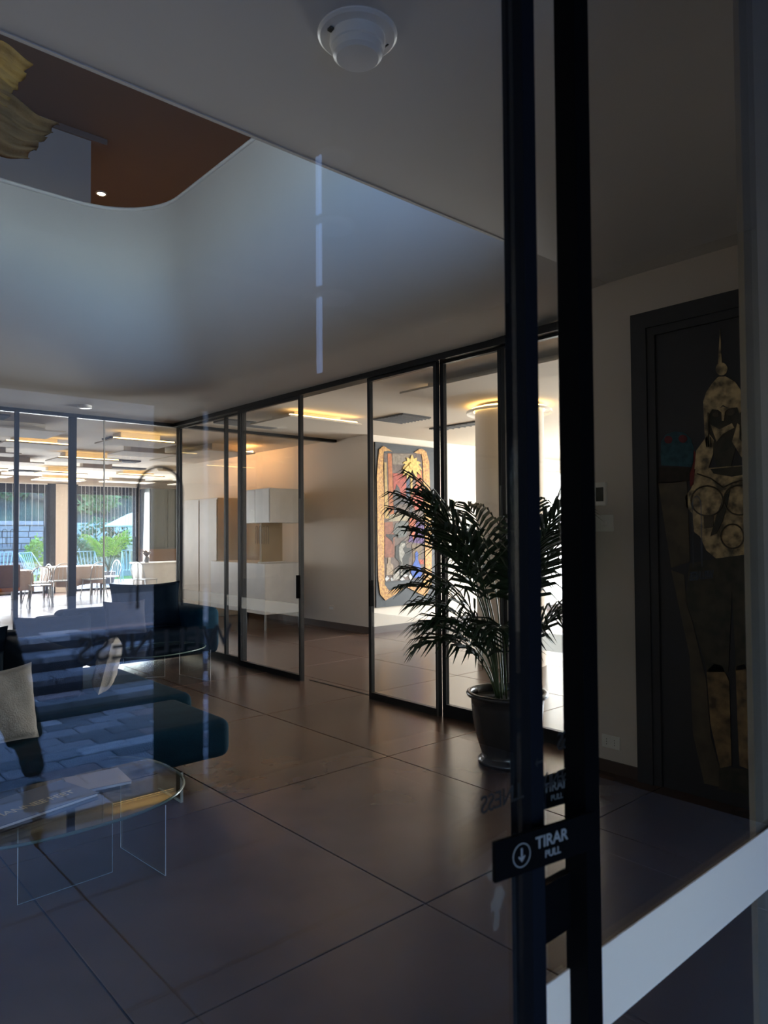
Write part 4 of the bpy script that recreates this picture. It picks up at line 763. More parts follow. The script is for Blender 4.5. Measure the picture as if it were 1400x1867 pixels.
for a in (-1, 1):
    for b in (-1, 1): B((3.95 + a * 0.19 - 0.015, 16 + b * 0.18 - 0.015, 0), (3.95 + a * 0.19 + 0.015, 16 + b * 0.18 + 0.015, 0.42)).build('leg', WIRE, kx)

# =================================================================== GARDEN
gd = struct('ground', 'pale garden terrace and lawn beyond the restaurant windows', 'ground')
B((-20, 20.3, -0.3), (40, 24.4, -0.02)).build('terrace', mat('terrace_stone', (0.50, 0.46, 0.42), 0.8, bump=(2, 0.2)), gd)
B((-20, 24.4, -0.3), (40, 60, -0.04)).build('lawn', mat('lawn_green', (0.16, 0.30, 0.05), 0.9, bump=(30, 0.5)), gd)
MB().add([(9.62, 26.5, -0.04), (34, 26.5, -0.04), (34, 31.4, 2.3), (9.62, 31.4, 2.0), (9.62, 31.4, -0.04), (34, 31.4, -0.04)], [(0, 1, 2, 3), (0, 3, 4), (1, 5, 2), (4, 3, 2, 5), (0, 4, 5, 1)]).build('grass_bank', mat('pale_bank', (0.20, 0.29, 0.22), 0.95, bump=(20, 0.5)), gd)
sw_ = struct('wall_stone', 'grey blue rough stone retaining wall across the garden', 'wall', (3.0, 30.2, 0))
rs = random.Random(11); STN = [mat('garden_stone_%s' % n_, c_, 0.9, bump=(6, 0.5)) for n_, c_ in (('a', (0.27, 0.29, 0.33)), ('b', (0.34, 0.35, 0.38)), ('c', (0.22, 0.24, 0.28)))]
B((-6, 30.12, -0.04), (9.6, 30.6, 1.90)).build('core', STN[2], sw_)
zrow = 0.0; cnt = 0
for row in range(8):
    h = 0.235; x = 4.2 + rs.uniform(-0.2, 0)
    while x < 9.4:
        wd = rs.uniform(0.28, 0.6)
        MB().rbox((x + wd / 2, 30.08 + rs.uniform(-0.015, 0.015), zrow + h / 2), (wd - 0.02, 0.12, h - 0.02), 0.02, 1).build('stone', rs.choice(STN), sw_)
        x += wd; cnt += 1
    zrow += h
B((-6, 29.98, 1.90), (9.6, 30.65, 2.05)).build('coping', STN[1], sw_)
hb = struct('hill', 'dark wooded slope rising behind the garden wall', 'hill', (8, 40, 0))
vs = []; fs = []
for i in range(25):
    for j in range(11):
        x = -16 + i * 2.4; y = 31 + j * 2.4; vs.append((x, y, 1.6 + j * 1.15 + 0.5 * math.sin(i * 1.3 + j) + 0.4 * math.sin(i * 0.5)))
for i in range(24):
    for j in range(10): a = i * 11 + j; fs.append((a, a + 11, a + 12, a + 1))
MB().add(vs, fs).build('slope', mat('slope_green', (0.05, 0.09, 0.05), 1.0, noise=((0.02, 0.04, 0.03), 0.8, 0.2), bump=(3, 1.0)), hb, smooth=True)
LEAFS = [mat('tree_leaf_%s' % n_, c_, 0.9, spec=0.05) for n_, c_ in (('a', (0.07, 0.15, 0.06)), ('b', (0.10, 0.20, 0.09)), ('c', (0.16, 0.26, 0.10)), ('d', (0.26, 0.42, 0.08)))]
def leafy(name, label, cat, c, rad, n, lm, ls, trunk=True, group=None, seed=0):
    rn = random.Random(seed); r = thing(name, label, cat, (c[0], c[1], max(0, c[2] - rad[2] - 1.0) if trunk else 0), group); mb = MB()
    for k in range(n):
        a = rn.uniform(0, 6.283); zc = rn.uniform(-1, 1); q = rn.uniform(0.55, 1.0) ** 0.6; sr = math.sqrt(1 - zc * zc)
        lump = 1 + 0.25 * math.sin(a * 3 + seed) * math.cos(zc * 4 + seed)
        p = Vector((c[0] + rad[0] * sr * math.cos(a) * q * lump, c[1] + rad[1] * sr * math.sin(a) * q * lump, c[2] + rad[2] * zc * q * lump))
        u = Vector((rn.uniform(-1, 1), rn.uniform(-1, 1), rn.uniform(-1, 1))).normalized(); v = u.orthogonal().normalized(); s = ls * rn.uniform(0.6, 1.3)
        mb.add([(p - u * s)[:], (p - v * s * 0.5)[:], (p + u * s)[:], (p + v * s * 0.5)[:]], [(0, 1, 2, 3)])
    mb.build('foliage', lm, r, kind='stuff')
    if trunk: MB().tube([(c[0], c[1], c[2] - rad[2] - 1.2), (c[0], c[1], c[2])], 0.12, 6, 0.05).build('trunk', mat('bark', (0.08, 0.06, 0.045), 0.9), r)
    else: MB().tube([(c[0], c[1], 0), (c[0], c[1], c[2])], 0.03, 6, 0.02).build('stem', mat('bark', (0.08, 0.06, 0.045)), r)
    return r
for k, (x, y, z, s_) in enumerate(((4.5, 34, 4.6, 1.7), (8.2, 35, 4.3, 1.8), (11.5, 34, 3.6, 1.6), (15.0, 36, 4.6, 2.0), (6.2, 39, 7.6, 2.4), (12.2, 41, 8.0, 2.6), (1.2, 35, 4.8, 1.8))):
    leafy('tree', 'grey green tree on the slope above the garden wall', 'tree', (x, y, z), (s_, s_, s_ * 0.85), 1500, LEAFS[k % 3], 0.20, True, 'trees on the slope behind the garden', k)
leafy('shrub', 'bright green shrub standing in front of the stone wall', 'shrub', (7.35, 25.6, 0.75), (0.42, 0.42, 0.68), 700, LEAFS[3], 0.08, False, None, 21)
leafy('shrub', 'pale green bush behind the garden palm', 'shrub', (10.6, 28.5, 1.1), (1.1, 0.8, 1.0), 900, LEAFS[0], 0.11, False, None, 22)
leafy('shrub', 'light bush left of the garden palm', 'shrub', (9.0, 27.2, 0.7), (0.9, 0.7, 0.65), 800, LEAFS[0], 0.10, False, None, 23)
pr = thing('parasol', 'pale turquoise parasol open beyond the garden palm', 'parasol', (12.0, 27.5, 0))
MB().lathe([(0.02, 2.55), (0.9, 2.28), (1.75, 1.85), (1.74, 1.80), (0.9, 2.22), (0.02, 2.50)], (12.0, 27.5, 0), 8, cap=False).build('canopy', mat('turquoise_canvas', (0.45, 0.68, 0.66), 0.8), pr)
MB().tube([(12.0, 27.5, 0), (12.0, 27.5, 2.5)], 0.03, 8).build('pole', FRAMEG, pr); MB().lathe([(0.3, -0.04), (0.3, 0.05)], (12.0, 27.5, 0), 16).build('base', STN[1], pr)

# palm fronds ----------------------------------------------------------
def frond(base, az, th0, th1, length, m, parent, leaf=0.30, start=0.42, n=22, wid=0.016, seed=0, stem=0.008):
    rn = random.Random(seed); P = Vector(base); pts = [P.copy()]; K = 18; dirs = []
    for k in range(K):
        t = (k + 0.5) / K; th = th0 + (th1 - th0) * t ** 1.6
        d = Vector((math.sin(th) * math.cos(az), math.sin(th) * math.sin(az), math.cos(th))); P = P + d * length / K; pts.append(P.copy()); dirs.append(d)
    f_ = MB().tube([p[:] for p in pts], stem, 5, stem * 0.3).build('frond', STEM, parent, smooth=True)
    mb = MB()
    for k in range(n):
        t = start + (1 - start) * (k + 0.5) / n; i = min(K - 1, int(t * K)); fr = t * K - i; p = pts[i].lerp(pts[i + 1], fr); d = dirs[i]
        side = d.cross(Vector((0, 0, 1)));
        if side.length < 1e-3: side = Vector((1, 0, 0))
        side.normalize(); up_ = side.cross(d).normalized()
        q = (t - start) / (1 - start); L = leaf * (0.55 + 0.9 * math.sin(math.pi * min(1, q * 0.8 + 0.15))) * rn.uniform(0.9, 1.1)
        for s in (-1, 1):
            dr_ = (side * s * (1.0 - 0.55 * q) + d * (0.55 + 0.9 * q) + up_ * rn.uniform(0.0, 0.25)).normalized()
            a0 = p; a1 = p + dr_ * L * 0.35; a2 = a1 + (dr_ + Vector((0, 0, -0.35))).normalized() * L * 0.35; a3 = a2 + (dr_ + Vector((0, 0, -0.95 - rn.uniform(0, 0.5)))).normalized() * L * 0.35
            w_ = dr_.cross(up_).normalized()
            for (b0, b1, w0, w1) in ((a0, a1, 0.3, 1), (a1, a2, 1, 0.85), (a2, a3, 0.85, 0.05)):
                mid0 = b0 - up_ * wid * 0.4 * w0; mid1 = b1 - up_ * wid * 0.4 * w1
                mb.add([(b0 + w_ * wid * w0)[:], mid0[:], (b0 - w_ * wid * w0)[:], (b1 + w_ * wid * w1)[:], mid1[:], (b1 - w_ * wid * w1)[:]], [(0, 1, 4, 3), (1, 2, 5, 4)])
    me = mb.build('leaflet', m, None, kind='stuff'); off = Vector((0, 0, 0)); p = parent
    while p is not None: off += p.location; p = p.parent
    me.data.transform(Matrix.Translation(-off)); me.parent = f_
    return f_
gp = thing('garden_palm', 'sunlit bright green palm outside the strand curtain window', 'palm', (8.55, 22.6, 0))
for k in range(13): frond((8.55, 22.6, 0.35), k * 2.4, 0.12 + 0.055 * (k % 7), 1.1 + 0.1 * (k % 4), 1.35 + 0.1 * (k % 3), PALMB, gp, 0.26, 0.35, 14, 0.02, k, 0.012)
MB().lathe([(0.16, 0), (0.22, 0.35), (0.20, 0.36)], (8.55, 22.6, 0), 18).build('tub', FRAMEG, gp)

# =================================================================== LOUNGE OBJECTS
# planter and palm
PX_, PY_ = 3.84, 3.08
pt_ = thing('potted_palm', 'tall dark palm in a charcoal glazed pot behind the navy upright', 'potted palm', (PX_, PY_, 0))
MB().lathe([(0.0, 0.0), (0.185, 0.0), (0.20, 0.012), (0.20, 0.028), (0.178, 0.045), (0.170, 0.055), (0.185, 0.10), (0.212, 0.19), (0.232, 0.30), (0.240, 0.39), (0.243, 0.435), (0.268, 0.447), (0.274, 0.462), (0.266, 0.476), (0.245, 0.476), (0.236, 0.46), (0.232, 0.43), (0.228, 0.40)], (PX_, PY_, 0), 56, cap=False).build('pot', POT, pt_, smooth=True)
MB().lathe([(0.0, 0.43), (0.10, 0.435), (0.232, 0.425)], (PX_, PY_, 0), 24, cap=False).build('soil', SOIL, pt_, smooth=True)
rf = random.Random(3)
FR = [  # azimuth (deg, world), start lean, end lean, length
    (150, 0.04, 1.06, 1.55), (120, 0.06, 1.15, 1.50), (172, 0.08, 1.24, 1.38), (100, 0.05, 1.01, 1.61), (138, 0.10, 1.56, 0.88), (160, 0.14, 1.52, 0.75),
    (60, 0.06, 1.20, 1.60), (20, 0.06, 0.95, 1.50), (-20, 0.05, 0.90, 1.40), (-50, 0.04, 0.75, 1.30), (-80, 0.05, 0.80, 1.30), (-110, 0.05, 1.00, 1.42),
    (240, 0.08, 1.10, 1.30), (115, 0.22, 1.75, 0.72), (145, 0.26, 1.84, 0.67), (-35, 0.12, 1.20, 0.72),
    (130, 0.02, 0.87, 1.63), (168, 0.03, 1.01, 1.53), (300, 0.10, 1.10, 0.70), (215, 0.20, 1.80, 0.90), (140, 0.05, 1.61, 1.06), (190, 0.08, 1.15, 1.36), (-60, 0.03, 0.60, 1.50), (145, 0.08, 1.33, 1.10)]
for k, (a, t0, t1, L) in enumerate(FR):
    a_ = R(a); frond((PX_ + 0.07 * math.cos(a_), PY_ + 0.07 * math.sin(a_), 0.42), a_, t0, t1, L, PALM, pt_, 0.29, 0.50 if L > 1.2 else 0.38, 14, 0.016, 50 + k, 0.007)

# sofas ----------------------------------------------------------------
def block(mb, x0, x1, y0, y1, z0, z1, bev=0.06, seg=4): return mb.rbox(((x0 + x1) / 2, (y0 + y1) / 2, (z0 + z1) / 2), (x1 - x0, y1 - y0, z1 - z0), min(bev, (z1 - z0) * 0.45), seg)
sf = thing('modular_sofa', 'deep teal modular sofa on clear panel legs beside the near glass table', 'sofa', (1.3, 5.0, 0))
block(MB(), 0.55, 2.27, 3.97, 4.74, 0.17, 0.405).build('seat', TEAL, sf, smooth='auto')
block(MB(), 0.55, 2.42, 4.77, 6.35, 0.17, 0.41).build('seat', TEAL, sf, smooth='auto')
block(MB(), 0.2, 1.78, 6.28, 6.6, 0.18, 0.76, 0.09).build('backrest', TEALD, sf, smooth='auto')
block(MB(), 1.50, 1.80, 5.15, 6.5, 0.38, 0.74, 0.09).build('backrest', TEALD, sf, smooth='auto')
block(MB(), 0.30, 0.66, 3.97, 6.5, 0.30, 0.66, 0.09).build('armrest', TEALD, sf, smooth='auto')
for (x, y) in ((1.90, 3.90), (0.75, 4.0), (2.2, 6.1), (0.7, 6.2)):
    l = B((x - 0.006, y, 0), (x + 0.006, y + 0.30, 0.172)).build('leg', TABLEGLASS, sf, label='clear acrylic panel leg')
    mb = B((x - 0.008, y - 0.004, 0), (x + 0.008, y + 0.002, 0.17)); mb.box((x - 0.008, y, 0.0), (x + 0.008, y + 0.3, 0.005)); mb.build('edge', mat('acrylic_edge', (0.5, 0.52, 0.5), 0.2), l)
def pillow(name, label, c, w, h, t, rotz, tilt, m, seed=0, group=None):
    n = 20; rn = random.Random(seed); vs = []; fs = []
    for side in (1, -1):
        for i in range(n + 1):
            for j in range(n + 1):
                u, v = 2 * i / n - 1, 2 * j / n - 1
                puff = ((1 - u ** 4) * (1 - v ** 4)) ** 0.45
                pin = 1 - 0.07 * (1 - abs(u) ** 2.0) * abs(v) ** 3; pin2 = 1 - 0.07 * (1 - abs(v) ** 2.0) * abs(u) ** 3
                wr = 0.004 * math.sin(7 * u + 3 * v + seed) * puff + 0.003 * math.sin(13 * v - 5 * u) * puff
                vs.append((u * w / 2 * pin2, side * (t / 2 * puff) + wr * side, v * h / 2 * pin + (-0.01 * (1 - u * u) if v > 0 else 0)))
    N = (n + 1) * (n + 1)
    for s in range(2):
        for i in range(n):
            for j in range(n):
                a = s * N + i * (n + 1) + j; q = (a, a + n + 1, a + n + 2, a + 1); fs.append(q if s else q[::-1])
    M = Matrix.Translation(c) @ Matrix.Rotation(rotz, 4, 'Z') @ Matrix.Rotation(tilt, 4, 'X')
    mb = MB().add([(M @ Vector(v))[:] for v in vs], fs); o = mb.build(name, m, None, smooth=True)
    bm = bmesh.new(); bm.from_mesh(o.data); bmesh.ops.remove_doubles(bm, verts=bm.verts, dist=0.0015); bm.to_mesh(o.data); bm.free()
    tag(o, label, 'cushion', group); return o
pillow('cushion', 'large linen cushion standing at the left edge of the teal sofa', (1.03, 4.33, 0.615), 0.44, 0.42, 0.15, R(12), R(-12), LINEN, 1)
pillow('cushion', 'linen cushion seen edge-on leaning in the middle of the teal sofa', (1.99, 5.27, 0.598), 0.38, 0.37, 0.15, R(64), R(14), LINEN, 2)
pillow('cushion', 'dark cushion behind the large linen one at the left edge', (0.95, 4.75, 0.62), 0.5, 0.45, 0.18, R(8), R(-10), TEALD, 4)
pillow('cushion', 'rounded dark cushion rising over the sofa back before the window light', (1.90, 6.15, 0.70), 0.62, 0.40, 0.22, R(6), R(-8), TEALD, 3)
pillow('cushion', 'low dark cushion at the left end of the sofa back', (1.30, 6.15, 0.66), 0.5, 0.36, 0.2, R(-4), R(-8), TEALD, 5)

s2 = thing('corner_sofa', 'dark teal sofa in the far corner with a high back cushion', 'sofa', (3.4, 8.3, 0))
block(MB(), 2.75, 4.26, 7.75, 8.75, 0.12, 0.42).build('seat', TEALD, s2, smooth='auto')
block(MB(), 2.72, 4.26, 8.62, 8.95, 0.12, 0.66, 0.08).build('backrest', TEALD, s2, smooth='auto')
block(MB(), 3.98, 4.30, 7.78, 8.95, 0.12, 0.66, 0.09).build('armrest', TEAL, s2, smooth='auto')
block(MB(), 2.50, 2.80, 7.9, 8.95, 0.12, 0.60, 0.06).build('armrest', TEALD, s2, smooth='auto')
for (x, y) in ((2.6, 8.0), (4.15, 7.9), (2.6, 8.8), (4.15, 8.8)): B((x - 0.02, y - 0.02, 0), (x + 0.02, y + 0.02, 0.13)).build('leg', FRAME, s2)
pillow('cushion', 'high dark back cushion with a rounded top on the corner sofa', (3.58, 8.28, 0.69), 0.82, 0.56, 0.30, R(-12), R(-10), TEALD, 8)
pillow('cushion', 'brownish cushion lying against the high dark one', (3.22, 8.0, 0.60), 0.46, 0.40, 0.16, R(-8), R(-16), mat('dusk_fabric', (0.035, 0.03, 0.032), 0.9), 9)

# glass tables ----------------------------------------------------------
EDGE = mat('green_glass_edge', (0.10, 0.15, 0.13), 0.15)
EDGEL = mat('bright_acrylic_edge', (0.55, 0.58, 0.60), 0.2)
def superel(cx, cy, a, b, p, n=64, rot=0):
    out = []
    for k in range(n):
        t = 2 * math.pi * k / n; c, s = math.cos(t), math.sin(t)
        x = a * math.copysign(abs(c) ** (2 / p), c); y = b * math.copysign(abs(s) ** (2 / p), s)
        out.append((cx + x * math.cos(rot) - y * math.sin(rot), cy + x * math.sin(rot) + y * math.cos(rot)))
    return out
def glass_table(label, c, a, b, p, rot, legs, z=0.33, t=0.014):
    r = thing('glass_coffee_table', label, 'coffee table', (c[0], c[1], 0))
    o = superel(c[0], c[1], a, b, p, rot=rot)
    MB().poly([(x, y, z - t) for x, y in o], (0, 0, t)).build('glass_top', TABLEGLASS, r)
    mb = MB(); mb.tube([(x, y, z - t / 2) for x, y in o] + [(o[0][0], o[0][1], z - t / 2)], t * 0.52, 6); mb.build('polished_edge', EDGE, r, smooth=True)
    for (x0, y0, x1, y1) in legs:
        d = Vector((x1 - x0, y1 - y0, 0)).normalized(); nn = Vector((-d.y, d.x, 0)) * 0.005
        P = [Vector((x0, y0, 0)), Vector((x1, y1, 0)), Vector((x1, y1, z - t)), Vector((x0, y0, z - t))]
        l = MB().poly([(q - nn)[:] for q in P], (nn * 2)[:]).build('leg', TABLEGLASS, r, label='upright clear panel leg')
        mb = MB()
        mb.tube([P[3][:], P[0][:], P[1][:], P[2][:]], 0.0022, 4); mb.build('edge', EDGEL, l)
    return r
glass_table('clear glass coffee table with magazines at the lower left', (1.08, 3.58), 0.60, 0.50, 2.5, 0.0, ((0.874, 3.301, 1.28, 3.323), (1.444, 3.123, 1.409, 3.553)))
glass_table('smaller clear glass table in front of the corner sofa', (3.25, 7.22), 0.52, 0.40, 2.3, 0.3, ((3.58, 7.40, 3.66, 6.85), (3.02, 7.55, 3.42, 7.42)), z=0.34)
bk_ = thing('magazine', 'blue grey magazine with large pale lettering on the near glass table', 'magazine', (1.0, 3.45, 0.33))
MB().rbox((0.985, 3.50, 0.337), (0.46, 0.30, 0.012), 0.002, 1, rot=R(14)).build('page_block', mat('paper', (0.6, 0.6, 0.6), 0.7), bk_)
MB().rbox((0.985, 3.50, 0.3445), (0.466, 0.305, 0.003), 0, 1, rot=R(14)).build('cover', mat('blue_grey_cover', (0.10, 0.14, 0.22), 0.35), bk_)
ca, sa = math.cos(R(14)), math.sin(R(14))
text_mesh('title', 'VIANNEE FEET', 0.068, mat('pale_print', (0.6, 0.52, 0.38), 0.4), bk_, Matrix(((ca, -sa, 0, 0.99), (sa, ca, 0, 3.44), (0, 0, 1, 0.3465), (0, 0, 0, 1))), spacing=0.85)
b2 = thing('book', 'pale square book lying on the right part of the near glass table', 'book', (1.33, 3.55, 0.33))
MB().rbox((1.31, 3.60, 0.336), (0.26, 0.24, 0.012), 0.001, 1, rot=R(-6)).build('page_block', mat('paper', (0.6, 0.6, 0.6)), b2)
MB().rbox((1.31, 3.60, 0.3435), (0.264, 0.244, 0.003), 0, 1, rot=R(-6)).build('cover', mat('grey_cover', (0.30, 0.28, 0.27), 0.3), b2)

# smoke detector, ceiling discs
sd = thing('smoke_detector', 'white round smoke detector on the flat ceiling', 'smoke detector', (1.455, 1.745, 3.15))
SX, SY = 1.455, 1.745
MB().lathe([(0.128, 3.15), (0.128, 3.144), (0.120, 3.138), (0.02, 3.138)], (SX, SY, 0), 48, cap=False).build('base_plate', WHITE, sd, smooth='auto')
MB().lathe([(0.088, 3.138), (0.090, 3.118), (0.086, 3.106), (0.080, 3.104), (0.082, 3.094), (0.079, 3.080), (0.068, 3.070), (0.0, 3.068)], (SX, SY, 0), 48, cap=False).build('body', WHITE, sd, smooth='auto')
B((SX + 0.090, SY - 0.045, 3.136), (SX + 0.096, SY - 0.005, 3.1385)).build('slot', LCD, sd); B((SX - 0.100, SY + 0.01, 3.130), (SX - 0.086, SY + 0.028, 3.140)).build('slot', LCD, sd)
dk = thing('ceiling_disc', 'small white round disc on the soffit above the glass corner', 'ceiling disc', (3.0, 8.7, 3.03))
MB().lathe([(0.075, 3.06), (0.075, 3.028), (0.06, 3.022), (0.0, 3.022)], (2.98, 8.62, 0), 24, cap=False).build('cover', WHITE, dk, smooth='auto')
us = thing('ceiling_spotlight', 'small lit spotlight in the brown ceiling of the upper storey', 'spotlight', (3.59, 9.79, 6.2))
MB().lathe([(0.075, 6.2), (0.075, 6.185), (0.055, 6.185)], (3.59, 9.79, 0), 20, cap=False).build('ring', WHITE, us)
MB().lathe([(0.055, 6.190), (0.0, 6.186)], (3.59, 9.79, 0), 20, cap=False).build('lens', SPOT, us)
d = bpy.data.lights.new('spot_glow', 'SPOT'); d.energy = 95; d.color = (1.0, 0.6, 0.3); d.spot_size = R(130); d.shadow_soft_size = 0.05
o = bpy.data.objects.new('spot_glow', d); C.objects.link(o); o.location = (3.59, 9.79, 6.15)

# chandelier of crinkled gold sheets
cd = thing('chandelier', 'pendant of crinkled brown gold sheets hanging in the ceiling void', 'chandelier', (0.6, 4.6, 3.7))
def sheet(corners, seed, m):
    a, b, c, d_ = [Vector(q) for q in corners]; rn = random.Random(seed); N_, M_ = 34, 22; vs = []; fs = []
    ph = [rn.uniform(0, 6) for _ in range(6)]
    for i in range(N_ + 1):
        for j in range(M_ + 1):
            u, v = i / N_, j / M_; p = a.lerp(b, u).lerp(d_.lerp(c, u), v)
            y = 0.05 * math.sin(v * 9 + ph[0] + u * 1.5) * 0.35 + 0.018 * math.sin(v * 34 + u * 5 + ph[1]) + 0.012 * math.sin(v * 61 + u * 9 + ph[2]) + 0.10 * (u - 0.5) ** 2
            e = 0.012 * math.sin(v * 26 + ph[3]) if i == N_ else 0
            vs.append((p.x + e, p.y + y, p.z + 0.012 * math.sin(u * 21 + ph[4])))
    for i in range(N_):
        for j in range(M_): q = i * (M_ + 1) + j; fs.append((q, q + 1, q + M_ + 2, q + M_ + 1))
    o = MB().add(vs, fs).build('sheet', m, cd, smooth=True)
    md = o.modifiers.new('thickness', 'SOLIDIFY'); md.thickness = 0.004
    return o
sheet([(0.35, 4.5, 4.10), (1.10, 4.5, 4.03), (1.24, 4.5, 4.35), (0.35, 4.55, 4.50)], 1, SCREEN)
sheet([(0.30, 4.45, 3.62), (1.22, 4.5, 3.76), (1.40, 4.5, 4.04), (0.35, 4.5, 4.22)], 2, SCREENB)
sheet([(0.2, 4.9, 3.8), (-0.3, 5.3, 3.9), (-0.3, 5.3, 4.3), (0.2, 4.9, 4.25)], 3, SCREEN)
sheet([(0.1, 4.2, 3.7), (-0.5, 4.0, 3.8), (-0.5, 4.0, 4.2), (0.1, 4.2, 4.15)], 4, SCREEN)
MB().tube([(0.5, 4.6, 3.8), (0.5, 4.6, 6.2)], 0.008, 6).build('cable', FRAME, cd)
MB().lathe([(0.03, 3.95), (0.05, 4.0), (0.05, 4.1), (0.03, 4.15)], (0.5, 4.62, 0), 16).build('bulb', emit_mat('warm_bulb', (1.0, 0.62, 0.2), 25.0), cd, smooth=True)

# =================================================================== BEHIND THE CAMERA (seen reflected in the entrance glass)
vf = struct('floor_vestibule', 'pale grey stone floor of the vestibule mirrored at the bottom of the glass', 'floor', (1, -1, 0))
for i in range(8):
    for j in range(4): MB().rbox((-3.4 + i * 1.0, -2.15 + j * 0.82, 0.004), (0.99, 0.81, 0.012), 0.001, 1).build('tile', mat('vestibule_stone', (0.30, 0.31, 0.33), 0.5), vf)
ct = struct('pavement', 'blue grey stone courtyard pavement and steps mirrored in the entrance glass', 'pavement', (1.5, -4, 0))
B((-8, -14, -0.3), (12, -2.6, -0.03)).build('bed', mat('paving_joint', (0.04, 0.045, 0.055), 0.9), ct)
PV = [mat('paver_%s' % n_, c_, 0.75, bump=(9, 0.3)) for n_, c_ in (('grey', (0.44, 0.45, 0.48)), ('dark', (0.26, 0.27, 0.29)), ('rose', (0.47, 0.38, 0.37)), ('pale', (0.72, 0.74, 0.76)))]
pw, pd = 0.36, 0.20; rp_ = random.Random(9); pm = {}
def paver(x, y, z, w_, d_, parent):
    k = (rp_.choice((0, 0, 1, 1, 2, 3)), round(w_, 2), round(d_, 2))
    if k not in pm:
        o = MB().rbox((0, 0, 0), (w_ - 0.01, d_ - 0.01, 0.06), 0.006, 1).build('paving_stone', PV[k[0]], None, world=False); pm[k] = o.data
    else: o = bpy.data.objects.new('paving_stone', pm[k]); C.objects.link(o)
    o.parent = parent; o.location = Vector((x, y, z - 0.03 + rp_.uniform(-0.003, 0.003))) - parent.location
for j in range(11):
    y = -2.85 - pd * (j + 0.5) + 0.06; x = -0.9 - (j % 2) * 0.18
    while x < 3.9: paver(x + pw / 2, y, 0, pw, pd, ct); x += pw
st_ = struct('stairs', 'four low stone steps climbing behind the mirrored courtyard pavement', 'stairs', (1.5, -5.5, 0))
RZ, TR = 0.13, 0.42
for k in range(4):
    y0 = -4.95 - k * TR
    B((-8, y0 - TR if k < 3 else -14, RZ * k - 0.02), (12, y0, RZ * (k + 1) - 0.055)).build('step', mat('riser_stone', (0.08, 0.08, 0.09), 0.8), st_)
    for q in range(2):
        x = -0.7 - (q % 2) * 0.2
        while x < 4.6: paver(x + 0.2, y0 - 0.10 - q * 0.21, RZ * (k + 1), 0.4, 0.21, st_); x += 0.4
B((-8, -14, RZ * 4 - 0.05), (12, -6.65, RZ * 4 - 0.01)).build('landing', PV[1], st_)
hg = struct('wall_sky_block', 'dark wall added behind the courtyard to keep its reflection dim', 'wall', (2, -11, 0))  # added wall, keeps bright sky out of the glass reflection
B((-9, -11.3, 0), (13, -11, 4.5)).build('core', mat('dark_sky_block', (0.11, 0.12, 0.135), 0.9, bump=(4, 0.6)), hg)

# stacked-tube pendant; glowing rods added in place of its sky-lit edge
pd_ = thing('tube_pendant', 'stacked glass tube pendant with glow rods added for its sky-lit edge, mirrored as faint blue lines over the parapet', 'pendant', (1.475, -0.5, 2.0))
TUBE = glass_mat('grey_tube_glass', (0.75, 0.78, 0.8), 0.05); SKYEDGE = emit_mat('sky_edge_glow', (0.32, 0.52, 1.0), 5.0)
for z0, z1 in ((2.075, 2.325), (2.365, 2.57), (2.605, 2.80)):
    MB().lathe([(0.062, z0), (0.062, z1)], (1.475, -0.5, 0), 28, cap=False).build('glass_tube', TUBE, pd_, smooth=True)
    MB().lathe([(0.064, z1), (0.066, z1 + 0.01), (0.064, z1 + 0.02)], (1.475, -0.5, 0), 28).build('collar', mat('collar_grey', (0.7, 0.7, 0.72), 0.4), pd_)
    B((1.409, -0.504, z0), (1.417, -0.496, z1)).build('sky_edge_rod', SKYEDGE, pd_)
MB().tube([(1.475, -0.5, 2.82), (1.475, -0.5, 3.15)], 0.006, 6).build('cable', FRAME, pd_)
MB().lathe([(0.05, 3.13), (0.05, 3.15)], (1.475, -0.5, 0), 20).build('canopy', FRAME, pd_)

# the photographer, mirrored at the left edge
SKIN = mat('skin', (0.30, 0.17, 0.12), 0.55); SHIRT = mat('dark_shirt', (0.012, 0.013, 0.018), 0.9); TROUS = mat('dark_trousers', (0.02, 0.02, 0.024), 0.9); HAIR = mat('dark_hair', (0.02, 0.014, 0.01), 0.7)
def skin(name, verts, edges, m, parent, sub=2):
    me = bpy.data.meshes.new(name); me.from_pydata([v[:3] for v in verts], edges, [])
    o = bpy.data.objects.new(name, me); C.objects.link(o)
    md = o.modifiers.new('s', 'SKIN'); md.use_smooth_shade = True; md2 = o.modifiers.new('u', 'SUBSURF'); md2.levels = sub; md2.render_levels = sub
    for i, v in enumerate(verts):
        sv = me.skin_vertices[0].data[i]; r = v[3]; sv.radius = (r, r * (v[4] if len(v) > 4 else 1)); sv.use_root = (i == 0)
    dg = bpy.context.evaluated_depsgraph_get(); me2 = bpy.data.meshes.new_from_object(o.evaluated_get(dg)); bpy.data.objects.remove(o)
    me2.name = name; me2.transform(Matrix.Translation(-parent.location)); me2.materials.clear(); me2.materials.append(m)
    o = bpy.data.objects.new(name, me2); C.objects.link(o); o.parent = parent
    return o
PXc, PYc = 0.30, -0.82
pe = thing('person', 'person in dark clothes with rolled sleeve, mirrored with one arm hanging', 'person', (PXc, PYc, 0))
